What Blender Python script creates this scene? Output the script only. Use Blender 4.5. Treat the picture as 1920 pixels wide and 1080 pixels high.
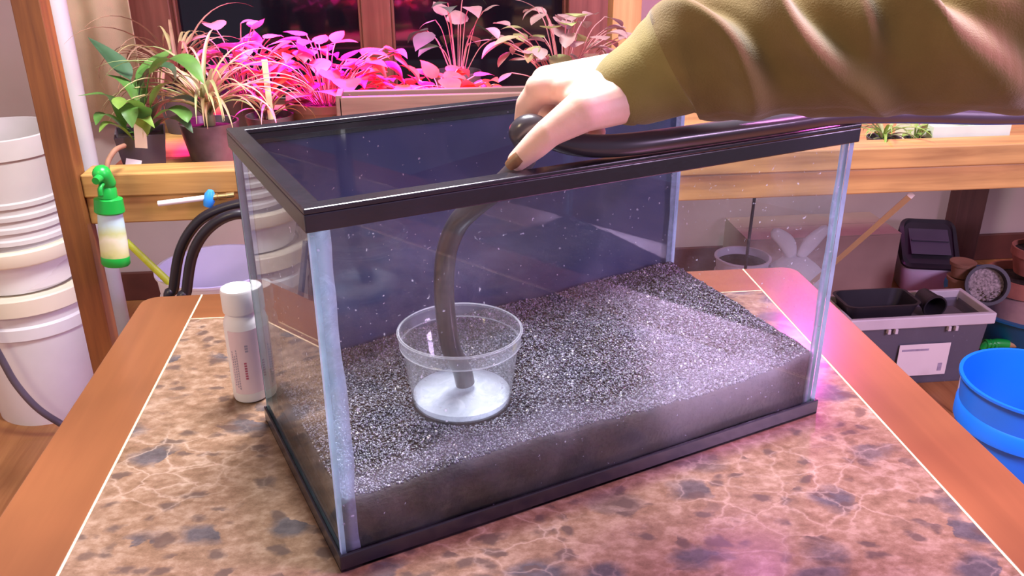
import bpy, math, random
import numpy as np
from mathutils import Vector, Matrix, noise

random.seed(7)
for o in list(bpy.data.objects):
    bpy.data.objects.remove(o, do_unlink=True)
S = bpy.context.scene
COL = S.collection
PI = math.pi
TABLE_Z = 0.74                       # height of the table top above the floor

# ------------------------------------------------------------------ camera
FPX = 1654.97
RIGHT = Vector((0.99391649, -0.11006077, -0.00407952))
DOWN = Vector((-0.04808021, -0.40027343, -0.91513358))
FWD = Vector((0.09908739, 0.9097625, -0.40313011))
CAM = Vector((0.07693379, -0.56703446, 1.23402843))
cd = bpy.data.cameras.new('camera')
cam = bpy.data.objects.new('camera', cd)
COL.objects.link(cam)
m3 = Matrix((RIGHT, -DOWN, -FWD)).transposed()
cam.matrix_world = Matrix.Translation(CAM) @ m3.to_4x4()
cd.sensor_width = 36.0
cd.lens = FPX / 1920 * 36
cd.clip_start = 0.02
S.camera = cam

# ------------------------------------------------------------------ world and lights
w = bpy.data.worlds.new('World')
S.world = w
w.use_nodes = True
bg = w.node_tree.nodes['Background']
bg.inputs[0].default_value = (0.60, 0.52, 0.70, 1)
bg.inputs[1].default_value = 0.33


def area(name, loc, target, power, size, col, spread=180, sy=None):
    l = bpy.data.lights.new(name, 'AREA')
    l.energy = power
    l.size = size
    if sy:
        l.shape = 'RECTANGLE'
        l.size_y = sy
    l.color = col
    l.spread = math.radians(spread)
    o = bpy.data.objects.new(name, l)
    COL.objects.link(o)
    o.location = loc
    o.rotation_euler = (Vector(target) - Vector(loc)).to_track_quat('-Z', 'Y').to_euler()
    return o


area('ceiling_lamp', (0.14, 0.70, 2.25), (0.2, 0.3, 0.74), 60, 0.5, (0.98, 0.95, 1.0))
area('warm_fill', (-1.3, -0.9, 2.3), (-0.5, 0.8, 0.6), 13, 0.6, (1.0, 0.76, 0.48))  # added warm fill from the front left, not a known fixture
area('purple_fill', (1.85, -0.65, 1.42), (1.15, 1.5, 0.2), 28, 0.5, (0.86, 0.58, 1.0))  # added purple fill, set low to reach the things under the shelf
area('pink_lamp', (1.30, -0.15, 1.85), (0.62, 0.05, 0.74), 5.5, 0.35, (1.0, 0.30, 0.95), 100)
area('grow_lamp', (-0.06, 1.46, 1.42), (-0.06, 1.46, 0.8), 13, 0.16, (1.0, 0.01, 0.72), 75)
pl = bpy.data.lights.new('grow_bulb', 'POINT')
pl.energy = 13
pl.shadow_soft_size = 0.05
pl.color = (1.0, 0.06, 0.72)
plo = bpy.data.objects.new('grow_bulb', pl)
COL.objects.link(plo)
plo.location = (1.16, 1.62, 1.46)
area('bucket_tint_fill', (-0.25, 1.45, 0.66), (-0.25, 1.47, 0.2), 1.6, 0.12, (0.45, 0.38, 1.0))  # added bluish fill under the deck, tints the white bucket lavender

vs = S.view_settings
vs.view_transform = 'Standard'
vs.look = 'None'
vs.gamma = 1
vs.use_curve_mapping = False
vs.exposure = 0.53
try:
    S.cycles.transparent_max_bounces = 32
except Exception:
    pass

# ------------------------------------------------------------------ pixel helpers (direction only)
def ray(u, v):
    return RIGHT * ((u - 960) / FPX) + DOWN * ((v - 540) / FPX) + FWD


def at(u, v, Y):                     # point of the pixel's ray on the vertical plane y = Y
    d = ray(u, v)
    return CAM + d * ((Y - CAM.y) / d.y)


def on(u, v, Z):                     # point of the pixel's ray on the level plane z = Z
    d = ray(u, v)
    return CAM + d * ((Z - CAM.z) / d.z)


TA = math.radians(21.2)              # the tank stands turned on the table
TANK_M = Matrix.Translation((0, 0, TABLE_Z)) @ Matrix.Rotation(TA, 4, 'Z')
TANK_I = TANK_M.inverted()


def tk(u, v, y):                     # pixel ray on a plane parallel to the tank's long side, tank coordinates
    c = TANK_I @ CAM
    d = TANK_I.to_3x3() @ ray(u, v)
    return c + d * ((y - c.y) / d.y)


# ------------------------------------------------------------------ mesh helpers
class MB:
    def __init__(s):
        s.v = []; s.f = []; s.m = []

    def add(s, vs_, fs, mi=0):
        b = len(s.v)
        s.v += [tuple(p) for p in vs_]
        for f in fs:
            s.f.append(tuple(i + b for i in f)); s.m.append(mi)
        return s

    def box(s, x0, x1, y0, y1, z0, z1, mi=0, M=None):
        c = [Vector((x, y, z)) for z in (z0, z1) for y in (y0, y1) for x in (x0, x1)]
        if M: c = [M @ p for p in c]
        return s.add(c, [(0, 2, 3, 1), (4, 5, 7, 6), (0, 1, 5, 4), (2, 6, 7, 3), (0, 4, 6, 2), (1, 3, 7, 5)], mi)

    def lathe(s, prof, n=32, M=None, mi=0, closed=False, capb=False, capt=False, ell=1.0):
        vs_ = []
        for r, z in prof:
            for k in range(n):
                a = 2 * PI * k / n
                p = Vector((r * math.cos(a), r * ell * math.sin(a), z))
                vs_.append(M @ p if M else p)
        fs = []
        P = len(prof)
        for i in range(P if closed else P - 1):
            j = (i + 1) % P
            for k in range(n):
                l = (k + 1) % n
                fs.append((i * n + k, i * n + l, j * n + l, j * n + k))
        if capb: fs.append(tuple(reversed(range(n))))
        if capt: fs.append(tuple((P - 1) * n + k for k in range(n)))
        return s.add(vs_, fs, mi)

    def tube(s, path, rad, n=12, mi=0, cap=True, flat=1.0, up=None):
        path = [Vector(p) for p in path]
        N = len(path)
        R = rad if isinstance(rad, (list, tuple)) else [rad] * N
        t = [(path[min(i + 1, N - 1)] - path[max(i - 1, 0)]).normalized() for i in range(N)]
        nrm = Vector(up) if up else (Vector((0, 0, 1)) if abs(t[0].z) < .9 else Vector((1, 0, 0)))
        vs_ = []
        for i in range(N):
            nrm = (nrm - t[i] * nrm.dot(t[i])).normalized()
            b = t[i].cross(nrm)
            for k in range(n):
                a = 2 * PI * k / n
                vs_.append(path[i] + (nrm * (math.cos(a) * flat) + b * math.sin(a)) * R[i])
        fs = [(i * n + k, i * n + (k + 1) % n, (i + 1) * n + (k + 1) % n, (i + 1) * n + k) for i in range(N - 1) for k in range(n)]
        if cap:
            fs.append(tuple(reversed(range(n))))
            fs.append(tuple((N - 1) * n + k for k in range(n)))
        return s.add(vs_, fs, mi)

    def prism(s, poly, z0, z1, mi=0, M=None):
        n = len(poly)
        c = [Vector((x, y, z)) for z in (z0, z1) for x, y in poly]
        if M: c = [M @ p for p in c]
        return s.add(c, [tuple(reversed(range(n))), tuple(range(n, 2 * n))] + [(k, (k + 1) % n, n + (k + 1) % n, n + k) for k in range(n)], mi)

    def capsule(s, p0, r0, p1, r1, n=16):
        p0, p1 = Vector(p0), Vector(p1)
        d = (p1 - p0).normalized()
        path, rad = [], []
        for k in range(1, 6):
            a = PI / 2 * k / 6
            path.append(p0 - d * r0 * math.cos(a)); rad.append(r0 * math.sin(a))
        for k in range(5):
            path.append(p0.lerp(p1, k / 4)); rad.append(r0 + (r1 - r0) * k / 4)
        for k in range(5, 0, -1):
            a = PI / 2 * k / 6
            path.append(p1 + d * r1 * math.cos(a)); rad.append(r1 * math.sin(a))
        return s.tube(path, rad, n)


def spline(pts, per=8):
    P = [Vector(p) for p in pts]
    P = [P[0] * 2 - P[1]] + P + [P[-1] * 2 - P[-2]]
    out = []
    for i in range(1, len(P) - 2):
        for k in range(per):
            t = k / per
            out.append(0.5 * ((2 * P[i]) + (P[i + 1] - P[i - 1]) * t + (2 * P[i - 1] - 5 * P[i] + 4 * P[i + 1] - P[i + 2]) * t * t
                              + (3 * P[i] - P[i - 1] - 3 * P[i + 1] + P[i + 2]) * t ** 3))
    out.append(P[-2])
    return out


def obj(name, mb, mats, parent=None, smooth=False, bevel=0.0, seg=2, loc=None, rotz=0.0, angle=None):
    me = bpy.data.meshes.new(name)
    me.from_pydata(mb.v, [], mb.f)
    if not isinstance(mats, (list, tuple)): mats = [mats]
    for m in mats: me.materials.append(m)
    if len(mats) > 1: me.polygons.foreach_set('material_index', mb.m)
    if smooth:
        me.polygons.foreach_set('use_smooth', [True] * len(me.polygons))
        if angle: me.set_sharp_from_angle(angle=math.radians(angle))
    me.update()
    o = bpy.data.objects.new(name, me)
    COL.objects.link(o)
    if parent: o.parent = parent
    if loc is not None: o.location = loc
    o.rotation_euler.z = rotz
    if bevel:
        b = o.modifiers.new('bevel', 'BEVEL'); b.width = bevel; b.segments = seg; b.limit_method = 'ANGLE'
        b.harden_normals = False
    return o


def tag(o, label, cat, group=None, kind=None):
    if label: o['label'] = label
    if cat: o['category'] = cat
    if group: o['group'] = group
    if kind: o['kind'] = kind
    return o


def thing(name, label, cat, loc=(0, 0, 0), rotz=0.0, group=None):
    o = bpy.data.objects.new(name, None)
    COL.objects.link(o)
    o.empty_display_size = 0.05
    o.location = loc
    o.rotation_euler.z = rotz
    return tag(o, label, cat, group)


def struct(o):
    o['kind'] = 'structure'
    return o


# ------------------------------------------------------------------ materials
def nodes(name):
    m = bpy.data.materials.new(name)
    m.use_nodes = True
    nt = m.node_tree
    return m, nt, nt.nodes, nt.links, nt.nodes['Principled BSDF']


def N(nt, typ, **kw):
    n = nt.nodes.new(typ)
    for k, v in kw.items():
        if k in n.inputs: n.inputs[k].default_value = v
        else: setattr(n, k, v)
    return n


def ramp(nt, fac, stops):
    r = nt.nodes.new('ShaderNodeValToRGB')
    el = r.color_ramp.elements
    while len(el) > 1: el.remove(el[-1])
    el[0].position, el[0].color = stops[0][0], (*stops[0][1], 1)
    for p, c in stops[1:]:
        e = el.new(p); e.color = (*c, 1)
    nt.links.new(fac, r.inputs[0])
    return r


def mix(nt, fac, a, b, mode='MIX'):
    n = nt.nodes.new('ShaderNodeMix'); n.data_type = 'RGBA'; n.blend_type = mode
    for i, x in ((0, fac), (6, a), (7, b)):
        if isinstance(x, (int, float)): n.inputs[i].default_value = x
        elif isinstance(x, tuple): n.inputs[i].default_value = (*x, 1)
        else: nt.links.new(x, n.inputs[i])
    return n.outputs[2]


def coords(nt, scale=(1, 1, 1), rot=(0, 0, 0)):
    tc = nt.nodes.new('ShaderNodeTexCoord')
    mp = nt.nodes.new('ShaderNodeMapping')
    mp.inputs['Scale'].default_value = scale
    mp.inputs['Rotation'].default_value = rot
    nt.links.new(tc.outputs['Object'], mp.inputs[0])
    return mp.outputs[0]


def pm(name, col, rough=0.5, var=0.12, scale=14.0, bump=0.0, bscale=None, spec=0.5, metal=0.0, sheen=0.0, sss=0.0, trans=0.0, coat=0.0):
    """plain coloured surface with fine mottling"""
    m, nt, nd, ln, b = nodes(name)
    c = coords(nt)
    t = N(nt, 'ShaderNodeTexNoise', Scale=scale, Detail=4.0)
    ln.new(c, t.inputs['Vector'])
    lo = tuple(x * (1 - var) for x in col); hi = tuple(min(1, x * (1 + var)) for x in col)
    r = ramp(nt, t.outputs[0], [(0.3, lo), (0.7, hi)])
    ln.new(r.outputs[0], b.inputs['Base Color'])
    b.inputs['Roughness'].default_value = rough
    b.inputs['Specular IOR Level'].default_value = spec
    b.inputs['Metallic'].default_value = metal
    b.inputs['Coat Weight'].default_value = coat
    if sheen: b.inputs['Sheen Weight'].default_value = sheen
    if sss:
        b.inputs['Subsurface Weight'].default_value = sss
        b.inputs['Subsurface Radius'].default_value = (0.012, 0.004, 0.002)
        b.inputs['Subsurface Scale'].default_value = 0.4
    if bump:
        t2 = N(nt, 'ShaderNodeTexNoise', Scale=bscale or scale * 6, Detail=3.0)
        ln.new(c, t2.inputs['Vector'])
        bp = N(nt, 'ShaderNodeBump', Strength=bump, Distance=0.002)
        ln.new(t2.outputs[0], bp.inputs['Height'])
        ln.new(bp.outputs[0], b.inputs['Normal'])
    if trans:
        tr = N(nt, 'ShaderNodeBsdfTranslucent')
        ln.new(r.outputs[0], tr.inputs[0])
        mx = N(nt, 'ShaderNodeMixShader'); mx.inputs[0].default_value = trans
        ln.new(b.outputs[0], mx.inputs[1]); ln.new(tr.outputs[0], mx.inputs[2])
        ln.new(mx.outputs[0], nd['Material Output'].inputs[0])
    return m


def wood(name, dark, light, axis='X', rough=0.45, scale=1.0, bump=0.15, coat=0.0, knots=0.0):
    m, nt, nd, ln, b = nodes(name)
    s = {'X': (2.2, 38, 38), 'Y': (38, 2.2, 38), 'Z': (38, 38, 2.2)}[axis]
    c = coords(nt, tuple(x * scale for x in s))
    t = N(nt, 'ShaderNodeTexNoise', Scale=1.0, Detail=6.0, Roughness=0.6, Distortion=0.6)
    ln.new(c, t.inputs['Vector'])
    c2 = coords(nt, (5, 5, 5))
    t2 = N(nt, 'ShaderNodeTexNoise', Scale=1.0, Detail=2.0)
    ln.new(c2, t2.inputs['Vector'])
    r = ramp(nt, t.outputs[0], [(0.28, dark), (0.5, tuple((a + d) / 2 for a, d in zip(dark, light))), (0.72, light)])
    r2 = ramp(nt, t2.outputs[0], [(0.3, (0.75, 0.75, 0.75)), (0.7, (1.1, 1.1, 1.1))])
    out = mix(nt, 1.0, r.outputs[0], r2.outputs[0], 'MULTIPLY')
    ln.new(out, b.inputs['Base Color'])
    b.inputs['Roughness'].default_value = rough
    b.inputs['Coat Weight'].default_value = coat
    b.inputs['Coat Roughness'].default_value = 0.12
    if bump:
        bp = N(nt, 'ShaderNodeBump', Strength=bump, Distance=0.002)
        ln.new(t.outputs[0], bp.inputs['Height'])
        ln.new(bp.outputs[0], b.inputs['Normal'])
    return m


def clear(name, tint, milky=0.0, dirt=0.0, dscale=9.0, gloss=0.02, milkcol=(0.85, 0.88, 0.95), f0=0.045, streak=(1, 1, 1), lowdirt=None):
    """clear sheet: Schlick reflection over a see-through body, with a dusty film"""
    m, nt, nd, ln, b = nodes(name)
    nd.remove(b)
    lw = N(nt, 'ShaderNodeLayerWeight', Blend=0.5)
    pw = N(nt, 'ShaderNodeMath', operation='POWER'); ln.new(lw.outputs['Facing'], pw.inputs[0]); pw.inputs[1].default_value = 5
    ma = N(nt, 'ShaderNodeMath', operation='MULTIPLY_ADD'); ln.new(pw.outputs[0], ma.inputs[0])
    ma.inputs[1].default_value = 0.9 - f0; ma.inputs[2].default_value = f0
    tr = N(nt, 'ShaderNodeBsdfTransparent'); tr.inputs[0].default_value = (*tint, 1)
    gl = N(nt, 'ShaderNodeBsdfGlossy'); gl.inputs['Roughness'].default_value = gloss
    base = N(nt, 'ShaderNodeMixShader')
    ln.new(ma.outputs[0], base.inputs[0]); ln.new(tr.outputs[0], base.inputs[1]); ln.new(gl.outputs[0], base.inputs[2])
    out = base
    if milky or dirt:
        df = N(nt, 'ShaderNodeBsdfDiffuse'); df.inputs[0].default_value = (*milkcol, 1)
        tl = N(nt, 'ShaderNodeBsdfTranslucent'); tl.inputs[0].default_value = (*milkcol, 1)
        mk = N(nt, 'ShaderNodeMixShader'); mk.inputs[0].default_value = 0.4
        ln.new(df.outputs[0], mk.inputs[1]); ln.new(tl.outputs[0], mk.inputs[2])
        mx = N(nt, 'ShaderNodeMixShader')
        mx.inputs[0].default_value = milky
        if dirt:
            c = coords(nt, streak)
            t = N(nt, 'ShaderNodeTexNoise', Scale=dscale, Detail=7.0, Roughness=0.65, Distortion=1.5)
            ln.new(c, t.inputs['Vector'])
            t3 = N(nt, 'ShaderNodeTexNoise', Scale=dscale * 22, Detail=2.0, Roughness=0.5)
            ln.new(c, t3.inputs['Vector'])
            r = ramp(nt, t.outputs[0], [(0.45, (milky,) * 3), (0.62, (milky + dirt * 0.45,) * 3), (0.74, (milky + dirt,) * 3)])
            r3 = ramp(nt, t3.outputs[0], [(0.72, (0, 0, 0)), (0.78, (0.5, 0.5, 0.5))])
            sm = mix(nt, 1.0, r.outputs[0], r3.outputs[0], 'ADD')
            if lowdirt:
                tc = N(nt, 'ShaderNodeTexCoord'); sx = N(nt, 'ShaderNodeSeparateXYZ')
                ln.new(tc.outputs['Object'], sx.inputs[0])
                t4 = N(nt, 'ShaderNodeTexNoise', Scale=14.0, Detail=6.0); ln.new(tc.outputs['Object'], t4.inputs['Vector'])
                wv = N(nt, 'ShaderNodeMath', operation='MULTIPLY_ADD'); ln.new(t4.outputs[0], wv.inputs[0])
                wv.inputs[1].default_value = 0.06; ln.new(sx.outputs[2], wv.inputs[2])
                a, bb, cc, amt = lowdirt
                r4 = ramp(nt, wv.outputs[0], [(a, (0.0,) * 3), (bb, (amt,) * 3), (cc, (0.0,) * 3)])
                sm = mix(nt, 1.0, sm, r4.outputs[0], 'ADD')
            ln.new(sm, mx.inputs[0])
        ln.new(out.outputs[0], mx.inputs[1]); ln.new(mk.outputs[0], mx.inputs[2])
        out = mx
    ln.new(out.outputs[0], nd['Material Output'].inputs[0])
    return m


def marble(name):
    m, nt, nd, ln, b = nodes(name)
    c = coords(nt, (1.0, 1.35, 1.0), (0, 0, 0.3))
    wn = N(nt, 'ShaderNodeTexNoise', Scale=11.0, Detail=5.0, Roughness=0.6)
    ln.new(c, wn.inputs['Vector'])
    vm = N(nt, 'ShaderNodeVectorMath', operation='MULTIPLY_ADD')
    ln.new(wn.outputs['Color'], vm.inputs[0]); vm.inputs[1].default_value = (0.07, 0.07, 0.07); ln.new(c, vm.inputs[2])
    # blotches: cells that turn dark at random, in two sizes
    big = N(nt, 'ShaderNodeTexVoronoi', Scale=17.0, feature='SMOOTH_F1', Smoothness=0.35); ln.new(vm.outputs[0], big.inputs['Vector'])
    sml = N(nt, 'ShaderNodeTexVoronoi', Scale=46.0, feature='SMOOTH_F1', Smoothness=0.3); ln.new(vm.outputs[0], sml.inputs['Vector'])
    edge = N(nt, 'ShaderNodeTexVoronoi', Scale=24.0, feature='DISTANCE_TO_EDGE'); ln.new(vm.outputs[0], edge.inputs['Vector'])
    zone = N(nt, 'ShaderNodeTexNoise', Scale=5.0, Detail=3.0); ln.new(c, zone.inputs['Vector'])
    fine = N(nt, 'ShaderNodeTexNoise', Scale=60.0, Detail=6.0, Roughness=0.7); ln.new(c, fine.inputs['Vector'])
    base = ramp(nt, fine.outputs[0], [(0.3, (0.125, 0.070, 0.040)), (0.5, (0.215, 0.130, 0.082)), (0.7, (0.33, 0.225, 0.16))])
    sx = N(nt, 'ShaderNodeSeparateColor'); ln.new(big.outputs['Color'], sx.inputs[0])
    rb = ramp(nt, big.outputs['Distance'], [(0.30, (1, 1, 1)), (0.52, (0, 0, 0))])
    rs = ramp(nt, sx.outputs[0], [(0.56, (0, 0, 0)), (0.66, (1, 1, 1))])
    mb_ = mix(nt, 1.0, rb.outputs[0], rs.outputs[0], 'MULTIPLY')
    sy = N(nt, 'ShaderNodeSeparateColor'); ln.new(sml.outputs['Color'], sy.inputs[0])
    rb2 = ramp(nt, sml.outputs['Distance'], [(0.28, (1, 1, 1)), (0.5, (0, 0, 0))])
    rs2 = ramp(nt, sy.outputs[1], [(0.50, (0, 0, 0)), (0.6, (1, 1, 1))])
    ms_ = mix(nt, 1.0, rb2.outputs[0], rs2.outputs[0], 'MULTIPLY')
    darkc = ramp(nt, fine.outputs[0], [(0.3, (0.050, 0.042, 0.044)), (0.7, (0.115, 0.095, 0.098))])
    col = mix(nt, mb_, base.outputs[0], darkc.outputs[0])
    ms2 = mix(nt, 0.85, (0, 0, 0), ms_)
    col = mix(nt, ms2, col, (0.085, 0.055, 0.045))
    rv = ramp(nt, edge.outputs['Distance'], [(0.0, (1, 1, 1)), (0.035, (0.25, 0.25, 0.25)), (0.07, (0, 0, 0))])
    rz = ramp(nt, zone.outputs[0], [(0.45, (0, 0, 0)), (0.65, (0.33, 0.33, 0.33))])
    vv = mix(nt, 1.0, rv.outputs[0], rz.outputs[0], 'MULTIPLY')
    col = mix(nt, vv, col, (0.60, 0.45, 0.36))
    ln.new(col, b.inputs['Base Color'])
    b.inputs['Roughness'].default_value = 0.17
    b.inputs['Specular IOR Level'].default_value = 0.55
    return m


MAT = {}
M_floor = wood('floor_wood', (0.30, 0.11, 0.03), (0.52, 0.24, 0.08), 'Y', 0.4)
M_wall = pm('wall_paint', (0.46, 0.36, 0.32), 0.85, 0.08, 3.0)
M_base = pm('dark_red_trim', (0.10, 0.03, 0.02), 0.5, 0.2)
M_marble = marble('marble_laminate')
M_border = wood('table_wood', (0.165, 0.056, 0.019), (0.225, 0.080, 0.028), 'Y', 0.3, 0.7, 0.04, coat=0.12)
M_borderx = wood('table_wood_cross', (0.165, 0.056, 0.019), (0.225, 0.080, 0.028), 'X', 0.3, 0.7, 0.04, coat=0.12)
M_inlay = pm('seam_cream', (0.72, 0.50, 0.30), 0.5, 0.2, 60)
M_frame = pm('black_plastic', (0.010, 0.008, 0.014), 0.24, 0.25, 30, 0.05, spec=0.9)
M_backing = pm('dark_blue_backing', (0.022, 0.036, 0.105), 0.5, 0.45, 5.0, 0.1)
M_glass = clear('tank_glass', (0.95, 0.975, 0.97), 0.004, 0.06, 9.0, 0.0)
M_glassf = clear('tank_glass_dusty', (0.95, 0.975, 0.97), 0.003, 0.06, 8.0, 0.0, (0.66, 0.68, 0.80), lowdirt=(0.090, 0.108, 0.124, 0.11))
M_gedge = pm('glass_edge', (0.42, 0.66, 0.74), 0.15, 0.25, 25, trans=0.45)
M_silic = clear('clear_silicone', (0.80, 0.88, 0.96), 0.30, 0.25, 40.0, 0.2, (0.62, 0.74, 0.90))
M_plastic = clear('clear_plastic', (0.965, 0.97, 0.98), 0.045, 0.06, 20.0, 0.06, (0.85, 0.87, 0.95))
M_plrim = clear('clear_plastic_rim', (0.95, 0.955, 0.97), 0.10, 0.06, 30.0, 0.1, (0.85, 0.86, 0.95))
M_plridge = clear('clear_plastic_edge', (0.9, 0.92, 0.95), 0.45, 0.10, 30.0, 0.1, (0.88, 0.88, 0.96))
M_water = clear('cloudy_water', (0.90, 0.92, 0.96), 0.42, 0.42, 26.0, 0.03, (0.80, 0.84, 0.95))
M_hose = pm('dark_tubing', (0.052, 0.044, 0.053), 0.28, 0.2, 20, coat=0.3)
M_hosed = pm('black_rubber', (0.012, 0.010, 0.014), 0.35, 0.3, 20)
M_skin = pm('skin', (0.80, 0.50, 0.40), 0.5, 0.10, 30, 0.12, 160, sss=0.25)
M_nail = pm('soiled_nail', (0.20, 0.09, 0.04), 0.4, 0.4, 120)
M_sleeve = pm('olive_fleece', (0.19, 0.130, 0.045), 0.9, 0.14, 22, 0.25, 700, 0.15, sheen=0.25)
M_cuff = pm('olive_cuff', (0.23, 0.18, 0.060), 0.9, 0.12, 22, 0.25, 700, 0.15, sheen=0.25)
M_white = pm('white_plastic', (0.78, 0.77, 0.76), 0.45, 0.05, 8)
M_cream = pm('cream_plastic', (0.80, 0.72, 0.55), 0.45, 0.06, 8)
M_ribbed = pm('dusty_white_plastic', (0.66, 0.62, 0.60), 0.5, 0.10, 6)
M_post = wood('stained_post', (0.12, 0.040, 0.016), (0.33, 0.125, 0.032), 'Z', 0.5)
M_beam = wood('pine_beam', (0.30, 0.15, 0.040), (0.62, 0.37, 0.11), 'X', 0.55)
M_pine = wood('pine_upright', (0.40, 0.20, 0.07), (0.62, 0.36, 0.15), 'Z', 0.55)
M_darkpost = wood('dark_post', (0.05, 0.018, 0.014), (0.10, 0.04, 0.03), 'Z', 0.6)
M_window = wood('window_wood', (0.16, 0.045, 0.03), (0.30, 0.10, 0.07), 'Z', 0.4)
M_night = pm('night_pane', (0.006, 0.005, 0.010), 0.06, 0.2, 4, spec=0.6)
M_curtain = pm('beige_cloth', (0.70, 0.58, 0.36), 0.9, 0.1, 12, 0.2, 300)
M_green = pm('green_plastic', (0.01, 0.42, 0.05), 0.35, 0.1, 8)
M_blue = pm('blue_plastic', (0.005, 0.17, 0.85), 0.35, 0.06, 6)
M_teal = pm('teal_plastic', (0.015, 0.13, 0.28), 0.35, 0.1, 6)
M_bluek = pm('blue_knob', (0.03, 0.30, 0.80), 0.35, 0.1, 30)
M_brass = pm('brass', (0.70, 0.55, 0.28), 0.3, 0.1, 30, metal=1.0)
M_lime = pm('lime_stick', (0.50, 0.62, 0.03), 0.5, 0.2, 30)
M_black = pm('black_plastic_matt', (0.016, 0.013, 0.018), 0.45, 0.2, 14)
M_grey = pm('grey_plastic', (0.24, 0.22, 0.27), 0.5, 0.1, 10)
M_lav = pm('pale_grey_plastic', (0.62, 0.58, 0.68), 0.5, 0.06, 8)
M_terra = pm('terracotta', (0.42, 0.15, 0.10), 0.8, 0.2, 18, 0.2)
M_terrap = pm('pale_terracotta', (0.55, 0.32, 0.28), 0.8, 0.15, 18, 0.2)
M_brown = pm('brown_clay', (0.28, 0.14, 0.08), 0.8, 0.2, 18, 0.2)
M_soil = pm('potting_soil', (0.035, 0.020, 0.014), 0.95, 0.6, 90, 0.8, 150)
M_grit = pm('grey_grit', (0.32, 0.27, 0.26), 0.9, 0.6, 160, 0.9, 220)
M_potgrey = pm('grey_pot', (0.085, 0.072, 0.080), 0.5, 0.15, 14)
M_bag = pm('grey_bag', (0.11, 0.085, 0.095), 0.35, 0.4, 22, 0.6, 30)
M_potbrown = pm('taupe_pot', (0.20, 0.145, 0.135), 0.45, 0.1, 10)
M_tote = clear('clear_tote', (0.62, 0.62, 0.68), 0.45, 0.10, 5.0, 0.12, (0.36, 0.35, 0.42))
M_totelid = pm('tote_rim', (0.62, 0.58, 0.60), 0.4, 0.08, 10)
M_paper = pm('paper_label', (0.82, 0.76, 0.72), 0.7, 0.04, 10)
M_ink = pm('grey_ink', (0.36, 0.32, 0.40), 0.7, 0.2, 60)
M_inkr = pm('red_ink', (0.45, 0.10, 0.16), 0.7, 0.2, 60)
M_labelp = pm('pink_label', (0.74, 0.58, 0.62), 0.6, 0.06, 20)
M_card = pm('cardboard', (0.36, 0.28, 0.20), 0.85, 0.1, 8)
M_bagw = pm('white_film', (0.82, 0.82, 0.84), 0.3, 0.06, 10, 0.3, 40, trans=0.35)
M_leaf = pm('green_leaf', (0.10, 0.24, 0.045), 0.4, 0.35, 18, trans=0.25)
M_leafl = pm('bright_green_leaf', (0.24, 0.42, 0.07), 0.4, 0.3, 18, trans=0.25)
M_leafd = pm('dark_green_leaf', (0.045, 0.11, 0.045), 0.4, 0.3, 18, trans=0.2)
M_blade = pm('straw_blade', (0.50, 0.42, 0.20), 0.5, 0.3, 14, trans=0.3)
M_bladeg = pm('pale_green_blade', (0.34, 0.40, 0.16), 0.5, 0.3, 14, trans=0.3)
M_bladed = pm('dry_brown_blade', (0.34, 0.19, 0.12), 0.6, 0.3, 14, trans=0.2)
M_pink = pm('pink_leaf', (0.58, 0.10, 0.22), 0.45, 0.3, 20, trans=0.3)
M_coral = pm('coral_leaf', (0.70, 0.12, 0.06), 0.45, 0.35, 16, trans=0.3)
M_mauve = pm('mauve_leaf', (0.40, 0.26, 0.24), 0.5, 0.25, 20, trans=0.25)
M_stem = pm('pink_stem', (0.55, 0.22, 0.22), 0.5, 0.2, 20)
M_taupe = wood('weathered_wood', (0.13, 0.075, 0.055), (0.24, 0.15, 0.11), 'X', 0.6)
M_tagw = pm('white_tag', (0.85, 0.82, 0.80), 0.5, 0.03, 10)


def spray_label():
    m, nt, nd, ln, b = nodes('pale_printed_label')
    c = coords(nt)
    t = N(nt, 'ShaderNodeTexNoise', Scale=28.0, Detail=3.0); ln.new(c, t.inputs['Vector'])
    sp = N(nt, 'ShaderNodeSeparateXYZ'); ln.new(c, sp.inputs[0])
    ad = N(nt, 'ShaderNodeMath', operation='MULTIPLY_ADD'); ln.new(t.outputs[0], ad.inputs[0]); ad.inputs[1].default_value = 0.05; ln.new(sp.outputs[2], ad.inputs[2])
    r = ramp(nt, ad.outputs[0], [(0.03, (0.10, 0.45, 0.10)), (0.045, (0.62, 0.66, 0.25)), (0.075, (0.80, 0.82, 0.62)), (0.09, (0.60, 0.70, 0.30)), (0.11, (0.55, 0.80, 0.82))])
    ln.new(r.outputs[0], b.inputs['Base Color'])
    b.inputs['Roughness'].default_value = 0.35
    return m


M_spray = spray_label()


def gravel_mat():
    m, nt, nd, ln, b = nodes('black_gravel')
    g = N(nt, 'ShaderNodeNewGeometry')
    r = ramp(nt, g.outputs['Random Per Island'], [(0.0, (0.008, 0.008, 0.012)), (0.55, (0.060, 0.058, 0.088)), (0.9, (0.18, 0.175, 0.24)), (0.985, (0.28, 0.27, 0.34)), (0.992, (0.6, 0.57, 0.55))])
    ln.new(r.outputs[0], b.inputs['Base Color'])
    b.inputs['Roughness'].default_value = 0.33
    b.inputs['Specular IOR Level'].default_value = 0.8
    return m


M_gravel = gravel_mat()
M_bed = pm('packed_soil', (0.015, 0.009, 0.009), 0.8, 0.7, 70, 0.5, 260)

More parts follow.
